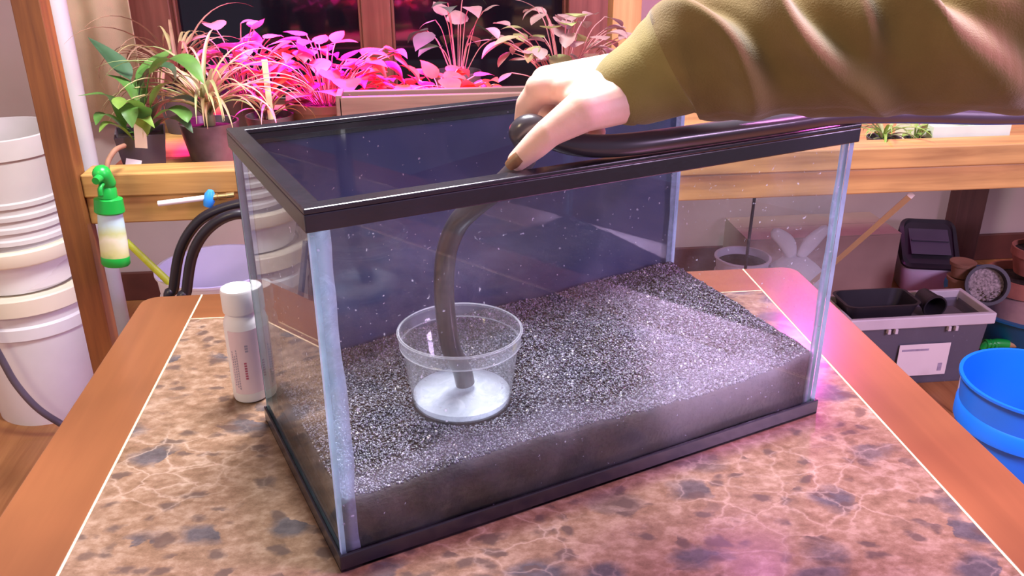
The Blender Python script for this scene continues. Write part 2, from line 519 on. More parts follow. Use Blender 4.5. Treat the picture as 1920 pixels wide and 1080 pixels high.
# ------------------------------------------------------------------ the setting
WALL_Y = 2.28
fl = MB().box(-2.6, 3.2, -2.2, WALL_Y + 0.1, -0.05, 0.0)
struct(obj('floor', fl, M_floor))
wx0, wx1 = at(258, 60, WALL_Y).x, at(1150, 60, WALL_Y).x
WZ0, WZ1 = 0.66, 1.95
wl = MB().box(-2.6, wx0, WALL_Y, WALL_Y + 0.1, 0, 2.5).box(wx1, 3.2, WALL_Y, WALL_Y + 0.1, 0, 2.5)
wl.box(wx0, wx1, WALL_Y, WALL_Y + 0.1, 0, WZ0).box(wx0, wx1, WALL_Y, WALL_Y + 0.1, WZ1, 2.5)
struct(obj('wall_back', wl, M_wall))
struct(obj('wall_left', MB().box(-2.05, -1.95, -2.2, WALL_Y, 0, 2.5), pm('pale_wall', (0.66, 0.60, 0.58), 0.85, 0.06, 3.0)))
struct(obj('baseboard_back', MB().box(-1.95, 3.2, WALL_Y - 0.015, WALL_Y, 0, 0.10), M_base, bevel=0.003))
win = thing('window_1', None, None, ((wx0 + wx1) / 2, WALL_Y, WZ0))
win['kind'] = 'structure'
WM = Matrix.Translation((-(wx0 + wx1) / 2, -WALL_Y, -WZ0))


def wpart(name, x0, x1, y0, y1, z0, z1, mat, bevel=0.004):
    return obj(name, MB().box(x0, x1, y0, y1, z0, z1, M=WM), mat, win, bevel=bevel)


jl = at(330, 60, WALL_Y).x
ml0, ml1 = at(680, 60, WALL_Y).x, at(735, 60, WALL_Y).x
jr = at(1062, 60, WALL_Y).x
wpart('jamb', wx0 - 0.01, jl, -0.03 + WALL_Y, WALL_Y + 0.08, WZ0, WZ1, M_window)
wpart('jamb', jr, wx1 + 0.01, -0.03 + WALL_Y, WALL_Y + 0.08, WZ0, WZ1, M_window)
wpart('mullion', ml0, ml1, -0.02 + WALL_Y, WALL_Y + 0.08, WZ0, WZ1, M_window)
wpart('window_sill', wx0 - 0.03, wx1 + 0.03, WALL_Y - 0.09, WALL_Y + 0.02, WZ0 - 0.03, WZ0, M_window)
wpart('head', wx0, wx1, WALL_Y - 0.03, WALL_Y + 0.08, WZ1 - 0.06, WZ1, M_window)
for a, b_ in ((jl, ml0), (ml1, jr)):
    wpart('sash', a, a + 0.010, WALL_Y + 0.0, WALL_Y + 0.05, WZ0, WZ1, M_window)
    wpart('sash', b_ - 0.010, b_, WALL_Y + 0.0, WALL_Y + 0.05, WZ0, WZ1, M_window)
    wpart('window_pane', a, b_, WALL_Y + 0.03, WALL_Y + 0.036, WZ0, WZ1, M_night, 0)

# ------------------------------------------------------------------ table
TX0, TX1, TY0, TY1, BW = -0.303, 0.617, -0.85, 0.577, 0.077
tb = thing('table', 'wooden table with brown marble laminate top set in a plain red-brown wood border', 'table', ((TX0 + TX1) / 2, (TY0 + TY1) / 2, 0))
tl_ = Matrix.Translation((-(TX0 + TX1) / 2, -(TY0 + TY1) / 2, 0))
R_ = 0.022


def corner(cx, cy, a0):
    return [(cx + R_ * math.cos(a0 + PI / 2 * k / 6), cy + R_ * math.sin(a0 + PI / 2 * k / 6)) for k in range(7)]


zt0, zt1 = TABLE_Z - 0.032, TABLE_Z
left = corner(TX0 + R_, TY1 - R_, PI / 2) + corner(TX0 + R_, TY0 + R_, PI) + [(TX0 + BW, TY0), (TX0 + BW, TY1)]
right = corner(TX1 - R_, TY0 + R_, -PI / 2) + corner(TX1 - R_, TY1 - R_, 0) + [(TX1 - BW, TY1), (TX1 - BW, TY0)]
G = 0.0013
obj('border_plank', MB().prism(left, zt0, zt1, M=tl_), M_border, tb, bevel=0.0015)
obj('border_plank', MB().prism(right, zt0, zt1, M=tl_), M_border, tb, bevel=0.0015)
for y0, y1 in ((TY0, TY0 + BW), (TY1 - BW, TY1)):
    obj('border_plank', MB().box(TX0 + BW + G, TX1 - BW - G, y0, y1, zt0, zt1, M=tl_), M_borderx, tb, bevel=0.001)
obj('marble_panel', MB().box(TX0 + BW + G, TX1 - BW - G, TY0 + BW + G, TY1 - BW - G, zt0, zt1 - 0.0004, M=tl_), M_marble, tb, bevel=0.0005)
sm_ = MB()
for x in (TX0 + BW, TX1 - BW): sm_.box(x - G, x + G, TY0, TY1, zt0 + 0.002, zt1 - 0.0002, M=tl_)
for y in (TY0 + BW, TY1 - BW): sm_.box(TX0 + BW, TX1 - BW, y - G, y + G, zt0 + 0.002, zt1 - 0.0002, M=tl_)
obj('seam_filler', sm_, M_inlay, tb)
ap = MB()
for a in ((TX0 + 0.05, TX1 - 0.05, TY0 + 0.05, TY0 + 0.07), (TX0 + 0.05, TX1 - 0.05, TY1 - 0.07, TY1 - 0.05), (TX0 + 0.05, TX0 + 0.07, TY0 + 0.07, TY1 - 0.07), (TX1 - 0.07, TX1 - 0.05, TY0 + 0.07, TY1 - 0.07)):
    ap.box(*a, zt0 - 0.07, zt0, M=tl_)
obj('apron', ap, M_borderx, tb)
for x in (TX0 + 0.05, TX1 - 0.10):
    for y in (TY0 + 0.05, TY1 - 0.10):
        obj('leg', MB().box(x, x + 0.05, y, y + 0.05, 0, zt0 - 0.002, M=tl_), M_border, tb, bevel=0.003)

# ------------------------------------------------------------------ aquarium
TL, TW, TH = 0.514, 0.2586, 0.3066
FT, FB = 0.0172, 0.0165
aq = thing('aquarium', 'rectangular glass aquarium with black plastic rims and a dark blue back, on the table', 'aquarium', (0, 0, TABLE_Z), TA)


def ring(x0, x1, y0, y1, wdt, z0, z1):
    mb = MB()
    o4 = [(x0, y0), (x1, y0), (x1, y1), (x0, y1)]
    i4 = [(x0 + wdt, y0 + wdt), (x1 - wdt, y0 + wdt), (x1 - wdt, y1 - wdt), (x0 + wdt, y1 - wdt)]
    vs_ = [(x, y, z) for z in (z0, z1) for x, y in o4 + i4]
    fs = []
    for k in range(4):
        l = (k + 1) % 4
        fs += [(k, l, 8 + l, 8 + k), (4 + l, 4 + k, 12 + k, 12 + l), (8 + k, 8 + l, 12 + l, 12 + k), (l, k, 4 + k, 4 + l)]
    return mb.add(vs_, fs)


tr_ = ring(0, TL, 0, TW, 0.0145, TH - 0.004, TH)
r2 = ring(0, TL, 0, TW, 0.0028, TH - FT, TH - 0.004)
tr_.add(r2.v, r2.f)
r3 = ring(0.009, TL - 0.009, 0.009, TW - 0.009, 0.0025, TH - 0.011, TH - 0.004)
tr_.add(r3.v, r3.f)
obj('top_rim', tr_, M_frame, aq, bevel=0.001)
br_ = ring(0, TL, 0, TW, 0.0028, 0, FB)
r2 = ring(0, TL, 0, TW, 0.016, 0.0, 0.004)
br_.add(r2.v, r2.f)
obj('bottom_rim', br_, M_frame, aq, bevel=0.001)
e, gt = 0.003, 0.005
zg0, zg1 = 0.006, TH - 0.005


def pane(name, x0, x1, y0, y1, z0, z1, thin, mat):
    mb = MB().box(x0, x1, y0, y1, z0, z1)
    # faces order: bottom, top, -y, +y, -x, +x ; the thin edges take the green-blue edge material
    big = {'y': (2, 3), 'x': (4, 5), 'z': (0, 1)}[thin]
    mb.m = [0 if i in big else 1 for i in range(6)]
    return obj(name, mb, [mat, M_gedge], aq)


pane('front_pane', e, TL - e, e, e + gt, zg0, zg1, 'y', M_glassf)
pane('back_pane', e, TL - e, TW - e - gt, TW - e, zg0, zg1, 'y', M_glass)
pane('side_pane', e, e + gt, e + gt + 0.0006, TW - e - gt - 0.0006, zg0, zg1, 'x', M_glass)
pane('side_pane', TL - e - gt, TL - e, e + gt + 0.0006, TW - e - gt - 0.0006, zg0, zg1, 'x', M_glass)
pane('base_pane', e + gt + 0.0006, TL - e - gt - 0.0006, e + gt + 0.0006, TW - e - gt - 0.0006, zg0, zg0 + 0.005, 'z', M_glass)
obj('back_sheet', MB().box(e, TL - e, TW - e + 0.0002, TW - 0.0004, FB, TH - FT), M_backing, aq)
# silicone beads run up the four inside corners with a wavy inner edge
for cx, cy, sx_, sy_, wd in ((e + gt, e + gt, 1, 1, 0.012), (TL - e - gt, e + gt, -1, 1, 0.006), (e + gt, TW - e - gt, 1, -1, 0.005), (TL - e - gt, TW - e - gt, -1, -1, 0.007)):
    mb = MB(); nz = 40; vs_ = []
    for i in range(nz + 1):
        z = 0.012 + (TH - 0.024) * i / nz
        a = wd * (1 + 0.22 * noise.noise(Vector((cx * 50, cy * 50, z * 30))))
        b_ = wd * 0.45
        for (p, q) in ((0.0003, 0.0003), (a, 0.0003), (a * 0.9, 0.0012), (a * 0.35, 0.002), (0.002, b_), (0.0003, b_)):
            vs_.append((cx + sx_ * p, cy + sy_ * q, z))
    fs = [(i * 6 + k, i * 6 + (k + 1) % 6, (i + 1) * 6 + (k + 1) % 6, (i + 1) * 6 + k) for i in range(nz) for k in range(6)]
    obj('silicone_bead', mb.add(vs_, fs), M_silic, aq, smooth=True)

# ------------------------------------------------------------------ gravel bed
CUP = Vector((0.157, 0.107, 0.0))
BASE_Z = 0.0115
gx0, gx1, gy0, gy1 = 0.0088, TL - 0.0088, 0.0088, TW - 0.0088


def bed_h(x, y):
    u, v = (x - gx0) / (gx1 - gx0), (y - gy0) / (gy1 - gy0)
    f = np.interp(u, [0, .12, .35, .55, .8, 1], [.060, .062, .066, .060, .058, .070])
    b = np.interp(u, [0, .2, .3, .5, .7, .85, 1], [.064, .067, .071, .075, .078, .082, .084])
    h = f + (b - f) * v
    h += 0.006 * math.exp(-((u - .75) / .25) ** 2 - ((v - .55) / .3) ** 2)
    h += 0.0035 * noise.noise(Vector((x * 22, y * 22, 3))) + 0.0015 * noise.noise(Vector((x * 70, y * 70, 9)))
    d = math.hypot(x - CUP.x, y - CUP.y)
    k = min(1, max(0, (d - 0.047) / 0.02))
    return 0.0605 + (h - 0.0605) * k


nx, ny = 120, 60
H = np.array([[bed_h(gx0 + (gx1 - gx0) * i / nx, gy0 + (gy1 - gy0) * j / ny) for i in range(nx + 1)] for j in range(ny + 1)])
gv, gf = [], []
for j in range(ny + 1):
    for i in range(nx + 1):
        gv.append((gx0 + (gx1 - gx0) * i / nx, gy0 + (gy1 - gy0) * j / ny, H[j, i] - 0.0008))
idx = lambda i, j: j * (nx + 1) + i
for j in range(ny):
    for i in range(nx):
        gf.append((idx(i, j), idx(i + 1, j), idx(i + 1, j + 1), idx(i, j + 1)))
per = [idx(i, 0) for i in range(nx)] + [idx(nx, j) for j in range(ny)] + [idx(i, ny) for i in range(nx, 0, -1)] + [idx(0, j) for j in range(ny, 0, -1)]
b0 = len(gv)
for p in per: gv.append((gv[p][0], gv[p][1], BASE_Z))
for k in range(len(per)):
    l = (k + 1) % len(per)
    gf.append((per[l], per[k], b0 + k, b0 + l))
gf.append(tuple(b0 + k for k in reversed(range(len(per)))))
nbed = len(gf)
rng = np.random.default_rng(5)
NG = 52000
gx = rng.uniform(gx0 + .0016, gx1 - .0016, NG); gy = rng.uniform(gy0 + .0016, gy1 - .0016, NG)
keep = np.hypot(gx - CUP.x, gy - CUP.y) > 0.0475
gx, gy = gx[keep], gy[keep]; NG = len(gx)
fi = (gx - gx0) / (gx1 - gx0) * nx; fj = (gy - gy0) / (gy1 - gy0) * ny
i0 = np.minimum(fi.astype(int), nx - 1); j0 = np.minimum(fj.astype(int), ny - 1); a = fi - i0; b = fj - j0
gz = (H[j0, i0] * (1 - a) + H[j0, i0 + 1] * a) * (1 - b) + (H[j0 + 1, i0] * (1 - a) + H[j0 + 1, i0 + 1] * a) * b
gz += rng.uniform(-0.0009, 0.0008, NG)
octa = np.array([(1, 0, 0), (-1, 0, 0), (0, 1, 0), (0, -1, 0), (0, 0, 1), (0, 0, -1)], float)
of = np.array([(0, 2, 4), (2, 1, 4), (1, 3, 4), (3, 0, 4), (2, 0, 5), (1, 2, 5), (3, 1, 5), (0, 3, 5)])
q = rng.normal(size=(NG, 4)); q /= np.linalg.norm(q, axis=1)[:, None]
w_, x_, y_, z_ = q.T
RM = np.stack([np.stack([1 - 2 * (y_ * y_ + z_ * z_), 2 * (x_ * y_ - z_ * w_), 2 * (x_ * z_ + y_ * w_)], -1),
               np.stack([2 * (x_ * y_ + z_ * w_), 1 - 2 * (x_ * x_ + z_ * z_), 2 * (y_ * z_ - x_ * w_)], -1),
               np.stack([2 * (x_ * z_ - y_ * w_), 2 * (y_ * z_ + x_ * w_), 1 - 2 * (x_ * x_ + y_ * y_)], -1)], 1)
sc = rng.uniform(0.0009, 0.0017, (NG, 1, 1)) * rng.uniform(0.7, 1.25, (NG, 1, 3))
pv = octa[None] * sc * rng.uniform(0.8, 1.2, (NG, 6, 1))
pv = np.einsum('nij,nkj->nki', RM, pv) + np.stack([gx, gy, gz], -1)[:, None, :]
fv = (of[None] + (np.arange(NG) * 6)[:, None, None] + len(gv)).reshape(-1, 3)
me = bpy.data.meshes.new('gravel')
allv = np.concatenate([np.array(gv), pv.reshape(-1, 3)])
me.vertices.add(len(allv)); me.vertices.foreach_set('co', allv.ravel())
loops = [i for f in gf for i in f]
starts, tot = [], 0
for f in gf: starts.append(tot); tot += len(f)
loops = np.concatenate([np.array(loops), fv.ravel()])
starts = np.concatenate([np.array(starts), tot + 3 * np.arange(len(fv))])
me.loops.add(len(loops)); me.loops.foreach_set('vertex_index', loops.astype(np.int32))
me.polygons.add(len(starts)); me.polygons.foreach_set('loop_start', starts.astype(np.int32))
me.materials.append(M_bed); me.materials.append(M_gravel)
me.polygons.foreach_set('material_index', np.concatenate([np.zeros(nbed), np.ones(len(fv))]).astype(np.int32))
me.update(calc_edges=True); me.validate()
go = bpy.data.objects.new('gravel', me); COL.objects.link(go)
go.location = (0, 0, TABLE_Z); go.rotation_euler.z = TA
tag(go, 'fine black gravel spread over the bottom of the glass aquarium', 'gravel', kind='stuff')

# ------------------------------------------------------------------ plastic tub with cloudy water
CZ = 0.0612
tub = thing('plastic_tub', 'small round clear plastic tub standing on the black gravel', 'tub', TANK_M @ Vector((CUP.x, CUP.y, CZ)), TA)
prof = [(0.0, 0.0), (0.043, 0.0), (0.0455, 0.0015), (0.0465, 0.004), (0.0535, 0.060), (0.0543, 0.0605)]
inner = [(0.0537, 0.0612), (0.0527, 0.0605), (0.0457, 0.0046), (0.0445, 0.0022), (0.0425, 0.0012), (0.0, 0.0012)]
obj('body', MB().lathe(prof + inner, 56), M_plastic, tub, smooth=True, angle=50)
obj('rim', MB().lathe([(0.0535, 0.0605), (0.0555, 0.0605), (0.0560, 0.062), (0.0560, 0.0715), (0.0572, 0.0722), (0.0574, 0.0738), (0.0562, 0.0746), (0.0549, 0.0738), (0.0546, 0.0635), (0.0535, 0.0622)], 56, closed=True), M_plrim, tub, smooth=True, angle=50)
ln_ = MB()
for z, r in ((0.0605, 0.0553), (0.0733, 0.0570), (0.0742, 0.0556)):
    ln_.lathe([(r, z - 0.0006), (r + 0.0008, z), (r, z + 0.0006)], 56)
obj('ridge', ln_, M_plridge, tub, smooth=True)
a0 = -0.28
stv = []
for k in range(5):
    for z in (0.040, 0.052):
        r = 0.0520 + (z - 0.04) * 0.125
        a = a0 + 0.05 * k
        stv.append((r * math.cos(a), r * math.sin(a), z))
obj('sticker', MB().add(stv, [(2 * k, 2 * k + 2, 2 * k + 3, 2 * k + 1) for k in range(4)]), pm('yellow_sticker', (0.75, 0.62, 0.15), 0.5), tub)
wt = obj('water', MB().lathe([(0.0, 0.0016), (0.0422, 0.0016), (0.0442, 0.0026), (0.0453, 0.0050), (0.0456, 0.0085), (0.0, 0.0083)], 48), M_water, None, smooth=True, angle=40,
         loc=TANK_M @ Vector((CUP.x, CUP.y, CZ)), rotz=TA)
tag(wt, 'shallow cloudy water lying in the round clear plastic tub', 'water')

# ------------------------------------------------------------------ hose
HR = 0.0092
hp = [(0.163, 0.112, CZ + 0.0125), (0.160, 0.113, 0.090)]
hp += [tk(845, 650, 0.116), tk(833, 560, 0.118), tk(836, 480, 0.110), tk(855, 425, 0.095), tk(884, 392, 0.078), tk(945, 342, 0.058)]
hp += [tk(985, 296, 0.046), tk(984, 268, 0.040), tk(976, 246, 0.036), tk(1000, 236, 0.032), tk(1045, 262, 0.026), tk(1100, 273, 0.016)]
hp += [Vector((0.262, 0.008, TH + HR + 0.0005)), Vector((0.32, 0.006, TH + HR + 0.0005)), Vector((0.42, 0.005, TH + HR + 0.0005)), Vector((0.49, 0.004, TH + HR + 0.0005)),
       Vector((0.56, -0.002, TH + 0.0045)), Vector((0.66, -0.012, TH - 0.006)), Vector((0.80, -0.03, TH - 0.02)), Vector((1.0, -0.06, TH - 0.06)), Vector((1.15, -0.05, TH - 0.25)), Vector((1.2, -0.02, -0.40)), Vector((1.22, 0.05, -0.70)), Vector((1.30, 0.2, -0.729))]
ho = obj('hose', MB().tube(spline(hp, 8), HR, 16), M_hose, None, smooth=True, angle=50, loc=(0, 0, TABLE_Z), rotz=TA)
tag(ho, 'dark flexible hose held in the hand, one end dipping into the clear plastic tub', 'hose')

# ------------------------------------------------------------------ person: hand, forearm, sleeve
pr = thing('person', 'right arm in an olive sweatshirt sleeve reaching over the aquarium, hand gripping the dark hose', 'person', (0, 0, TABLE_Z), TA)
hb = MB()
mcp = [tk(1014, 166, 0.046), tk(1024, 152, 0.066), tk(1042, 146, 0.084), tk(1066, 146, 0.100)]
wr = [tk(1205, 150, 0.012), tk(1208, 138, 0.030), tk(1212, 130, 0.046), tk(1216, 130, 0.060)]
rm = [0.0125, 0.0125, 0.0118, 0.0108]
for k in range(4):
    hb.capsule(wr[k], 0.0185, mcp[k], rm[k])
    if k < 3:
        hb.capsule((wr[k] + wr[k + 1]) / 2, 0.019, (mcp[k] + mcp[k + 1]) / 2, 0.0112)
# index, then the other fingers closing behind the hose
fing = [
    [(mcp[0], 0.0112), (tk(990, 196, 0.054), 0.0098), (tk(984, 226, 0.057), 0.0088), (tk(1004, 252, 0.050), 0.0078)],
    [(mcp[1], 0.0115), (tk(1018, 196, 0.088), 0.0100), (tk(1034, 238, 0.080), 0.0090), (tk(1052, 258, 0.060), 0.0080)],
    [(mcp[2], 0.0110), (tk(1058, 196, 0.104), 0.0096), (tk(1074, 236, 0.088), 0.0088), (tk(1086, 254, 0.064), 0.0080)],
    [(mcp[3], 0.0100), (tk(1100, 196, 0.112), 0.0088), (tk(1114, 232, 0.094), 0.0080), (tk(1120, 248, 0.068), 0.0074)],
]
for F in fing:
    for (p, r), (p2, r2_) in zip(F, F[1:]): hb.capsule(p, r, p2, r2_)
# thumb: heel of the thumb, two bones, and the web to the index finger
th = [(tk(1245, 160, -0.004), 0.0215), (tk(1170, 184, 0.002), 0.0195), (tk(1096, 206, -0.001), 0.0165), (tk(1030, 248, 0.006), 0.0112), (tk(1004, 272, 0.012), 0.0106), (tk(971, 301, 0.019), 0.0082)]
for (p, r), (p2, r2_) in zip(th, th[1:]): hb.capsule(p, r, p2, r2_)
hb.capsule(tk(1120, 176, 0.012), 0.018, tk(1075, 186, 0.022), 0.010)
hb.capsule(tk(1150, 160, 0.02), 0.02, tk(1052, 168, 0.034), 0.011)
# forearm
el = tk(2000, 72, -0.15)
wc = tk(1218, 146, 0.016)
hb.capsule(wc, 0.027, wc.lerp(el, 0.4), 0.036, 20)
hb.capsule(wc.lerp(el, 0.4), 0.036, el, 0.042, 20)
tmp = obj('arm', hb, M_skin)
md = tmp.modifiers.new('r', 'REMESH'); md.mode = 'VOXEL'; md.voxel_size = 0.0016; md.use_smooth_shade = True
md2 = tmp.modifiers.new('s', 'SMOOTH'); md2.factor = 0.5; md2.iterations = 6
dg = bpy.context.evaluated_depsgraph_get()
arm_me = bpy.data.meshes.new_from_object(tmp.evaluated_get(dg))
bpy.data.objects.remove(tmp, do_unlink=True)
arm = bpy.data.objects.new('arm', arm_me); COL.objects.link(arm); arm.parent = pr
arm_me.polygons.foreach_set('use_smooth', [True] * len(arm_me.polygons))
if not arm_me.materials: arm_me.materials.append(M_skin)
# thumb nail, dirty, on the back of the tip
tipd = (th[-1][0] - th[-2][0]).normalized()
camt = ((TANK_I @ CAM) - th[-1][0]).normalized()
nn = (camt - tipd * camt.dot(tipd)).normalized()
nn = (nn + Vector((-0.35, -0.1, 0.2))).normalized(); nn = (nn - tipd * nn.dot(tipd)).normalized()
sd = tipd.cross(nn)
nv = []
for i in range(7):
    for k in range(7):
        s_ = -0.0065 + 0.0145 * i / 6; a = -0.75 + 1.5 * k / 6
        rr = 0.0084 + (0.0004 if 0 < k < 6 and 0 < i else -0.0006)
        wdn = 1 - 0.25 * (i / 6) ** 3
        nv.append(th[-1][0] + tipd * (s_ - 0.0015 * (abs(a) / .75) ** 2 * (i / 6)) + (nn * math.cos(a * wdn) + sd * math.sin(a * wdn)) * rr)
obj('thumb_nail', MB().add(nv, [(i * 7 + k, i * 7 + k + 1, (i + 1) * 7 + k + 1, (i + 1) * 7 + k) for i in range(6) for k in range(6)]), M_nail, pr, smooth=True)

# sleeve
sp_px = [(1172, 177, 0.012, 74), (1200, 162, 0.006, 82), (1238, 140, 0.0, 95), (1262, 126, -0.005, 104), (1285, 116, -0.010, 119), (1330, 108, -0.02, 121),
         (1420, 98, -0.04, 125), (1550, 90, -0.07, 128), (1700, 82, -0.10, 133), (1850, 76, -0.13, 137), (2060, 70, -0.16, 142)]
FT_ = TANK_I.to_3x3() @ FWD
sp_c = [(tk(u, v, y), rp * FT_.dot(tk(u, v, y) - TANK_I @ CAM) / FPX) for u, v, y, rp in sp_px]
cen = spline([p for p, r in sp_c], 1)
rads = [r for p, r in sp_c]


def resample(C, Rr, n):
    L = [0]
    for i in range(1, len(C)): L.append(L[-1] + (C[i] - C[i - 1]).length)
    out = []
    for k in range(n):
        t = L[-1] * k / (n - 1)
        j = max(i for i in range(len(L)) if L[i] <= t + 1e-9); j = min(j, len(L) - 2)
        f = (t - L[j]) / (L[j + 1] - L[j])
        out.append((C[j].lerp(C[j + 1], f), Rr[j] + (Rr[j + 1] - Rr[j]) * f, t))
    return out


dense = spline([p for p, r in sp_c], 10)
dr = []
for i in range(len(sp_c) - 1):
    for k in range(10):
        f = k / 10; dr.append(rads[i] + (rads[i + 1] - rads[i]) * f)
dr.append(rads[-1])
RS = resample(dense, dr, 240)
CUFF_S = sum((dense[i + 1] - dense[i]).length for i in range(0, 33))
folds = [  # start along the sleeve at the top, slope per radian round it, height, width
    (CUFF_S + 0.004, 0.022, 0.010, 0.010), (CUFF_S + 0.050, 0.034, 0.013, 0.011), (CUFF_S + 0.098, 0.020, 0.004, 0.008), (CUFF_S + 0.128, 0.042, 0.014, 0.015),
    (CUFF_S + 0.205, 0.046, 0.012, 0.012), (CUFF_S + 0.225, 0.026, 0.005, 0.008), (CUFF_S + 0.275, 0.04, 0.013, 0.013), (CUFF_S + 0.34, 0.03, 0.010, 0.012)]
NA = 96
sv, cvv = [], []
ups = Vector((0, 0, 1))
for i, (c_, r_, s_) in enumerate(RS):
    t = (RS[min(i + 1, 239)][0] - RS[max(i - 1, 0)][0]).normalized()
    up = (ups - t * ups.dot(t)).normalized(); bn = t.cross(up)
    if bn.y > 0: bn = -bn                      # bn looks to the camera side
    for k in range(NA):
        a = 2 * PI * k / NA                    # 0 top, pi/2 camera side, pi below
        aa = a if a <= PI * 1.25 else a - 2 * PI
        d = 0
        for s0, sl, h, wd in folds:
            x = (s_ - s0 - sl * aa - 0.007 * math.sin(2.2 * aa + s0 * 90)) / (wd * (0.75 + 0.3 * aa))
            win_ = math.exp(-((aa - 1.0) / 1.3) ** 2)
            d += 1.3 * h * win_ * (math.exp(-x * x) - 0.45 * math.exp(-((x - 1.7) / 1.1) ** 2))
        soft = 0.0028 * noise.noise(Vector((s_ * 34, math.cos(a) * 1.5 + s_ * 14, math.sin(a) * 1.5)))
        env = min(1, max(0, (s_ - CUFF_S) / 0.012))
        edge = 0.0025 * math.exp(-((s_ - 0.002) / 0.004) ** 2)
        rr = r_ + (d + soft * 1.6) * env + soft * 0.5 * (1 - env) - edge
        if aa > PI * 0.78: rr *= 0.97
        c2 = c_ - t * ((0.024 * math.sin(a) + 0.012 * math.cos(a) - 0.004) * math.exp(-(s_ / 0.035) ** 2))
        sv.append(c2 + (up * math.cos(a) * 1.0 + bn * math.sin(a) * 0.93) * rr)
i_c = next(i for i, x in enumerate(RS) if x[2] >= CUFF_S)


def sleeve_part(i0_, i1_, thick, close0):
    mb = MB()
    rows = list(range(i0_, i1_ + 1))
    vs_ = [sv[i * NA + k] for i in rows for k in range(NA)]
    inn = [RS[i][0] + (sv[i * NA + k] - RS[i][0]) * (1 - thick / RS[i][1]) for i in rows for k in range(NA)]
    n_ = len(rows)
    fs = [(r * NA + k, (r + 1) * NA + k, (r + 1) * NA + (k + 1) % NA, r * NA + (k + 1) % NA) for r in range(n_ - 1) for k in range(NA)]
    of_ = n_ * NA
    fs += [(of_ + r * NA + (k + 1) % NA, of_ + (r + 1) * NA + (k + 1) % NA, of_ + (r + 1) * NA + k, of_ + r * NA + k) for r in range(n_ - 1) for k in range(NA)]
    fs += [(k, (k + 1) % NA, of_ + (k + 1) % NA, of_ + k) for k in range(NA)]
    e_ = (n_ - 1) * NA
    fs += [(e_ + (k + 1) % NA, e_ + k, of_ + e_ + k, of_ + e_ + (k + 1) % NA) for k in range(NA)]
    return mb.add(vs_ + inn, fs)


slv = obj('sleeve', sleeve_part(i_c, 239, 0.004, True), M_sleeve, pr, smooth=True, angle=70)
obj('cuff', sleeve_part(0, i_c, 0.004, True), M_cuff, pr, smooth=True, angle=70)

# ------------------------------------------------------------------ white bottle on the table
bp_ = on(472, 741, TABLE_Z)
bt = thing('bottle', 'white plastic bottle with screw cap and pink printed label, beside the aquarium', 'bottle', (bp_.x, bp_.y, TABLE_Z), 0.0)
BR, BH = 0.0185, 0.100
obj('body', MB().lathe([(0, 0), (BR - 0.003, 0), (BR - 0.0008, 0.0012), (BR, 0.004), (BR, BH - 0.010), (BR - 0.002, BH - 0.004), (0.0145, BH), (0.0145, BH + 0.004), (0, BH + 0.004)], 40), M_white, bt, smooth=True, angle=40)
cp = MB()
pc = []
for k in range(80):
    pass
cp.lathe([(0.0145, BH + 0.003), (0.0166, BH + 0.003), (0.0170, BH + 0.0045), (0.0170, BH + 0.026), (0.0160, BH + 0.0285), (0.0, BH + 0.0290)], 40)
obj('cap', cp, M_white, bt, smooth=True, angle=40)
lb = []
na = 24
for k in range(na + 1):
    a = -PI * 0.62 + 1.45 * PI * k / na - 0.35
    for z in (0.012, BH - 0.014): lb.append(((BR + 0.0003) * math.cos(a), (BR + 0.0003) * math.sin(a), z))
lbo = obj('label', MB().add(lb, [(2 * k, 2 * k + 2, 2 * k + 3, 2 * k + 1) for k in range(na)]), M_labelp, bt, smooth=True)
pr_ = MB()
for a, z0, z1, wd, mi in ((-2.15, 0.022, 0.066, 0.0006, 0), (-2.02, 0.020, 0.060, 0.0006, 0), (-1.90, 0.018, 0.068, 0.0006, 0), (-1.45, 0.030, 0.052, 0.0013, 1), (-1.30, 0.062, 0.072, 0.0016, 0)):
    n_ = int((z1 - z0) / 0.0030)
    for q_ in range(n_):
        z = z0 + q_ * 0.0030
        r = BR + 0.0005
        p = [(r * math.cos(a + da), r * math.sin(a + da), zz) for da, zz in ((-wd / r, z), (wd / r, z), (wd / r, z + 0.0020), (-wd / r, z + 0.0020))]
        pr_.add(p, [(0, 1, 2, 3)], mi)
obj('print', pr_, [M_ink, M_inkr], lbo)

# ------------------------------------------------------------------ plant shelf
SY = 1.04
DECK = 0.752
sh = thing('plant_shelf', 'rough pine plant shelf with heavy front beam and upright posts before the window', 'shelf', (0.5, SY, 0))
sM = Matrix.Translation((-0.5, -SY, 0))


def spart(name, b6, mat, bevel=0.003):
    return obj(name, MB().box(*b6, M=sM), mat, sh, bevel=bevel)


bx0, bx1 = at(18, 0, SY - 0.02).x + 0.0465, 2.2
spart('beam', (bx0, bx1, SY, SY + 0.04, 0.690, 0.742), M_beam)
spart('beam', (bx0, bx1, SY - 0.006, SY + 0.06, 0.7425, 0.7855), M_beam)
for k in range(4):
    spart('deck_plank', (bx0, bx1, SY + 0.062 + k * 0.165, SY + 0.062 + k * 0.165 + 0.16, DECK - 0.02, DECK), M_beam, 0.002)
spart('beam', (bx0, bx1, SY + 0.70, SY + 0.74, 0.68, 0.73), M_beam)
pl0 = at(18, 0, SY - 0.02).x
spart('post', (pl0, pl0 + 0.046, SY - 0.02, SY + 0.025, 0, 2.3), M_post, 0.002)
mx0, mx1 = at(1158, 60, 1.72).x, at(1213, 60, 1.72).x
spart('post', (mx0, mx1, 1.785, 1.85, 0, 2.3), M_pine, 0.002)
dx0, dx1 = at(1786, 420, 2.18).x, at(1838, 420, 2.18).x
dp = obj('upright_board', MB().box(0, dx1 - dx0, -0.03, 0.03, 0, 1.1), M_darkpost, None, bevel=0.003, loc=(dx0, 2.20, 0))
tag(dp, 'dark red-brown wooden board standing upright against the wall behind the bin', 'board')

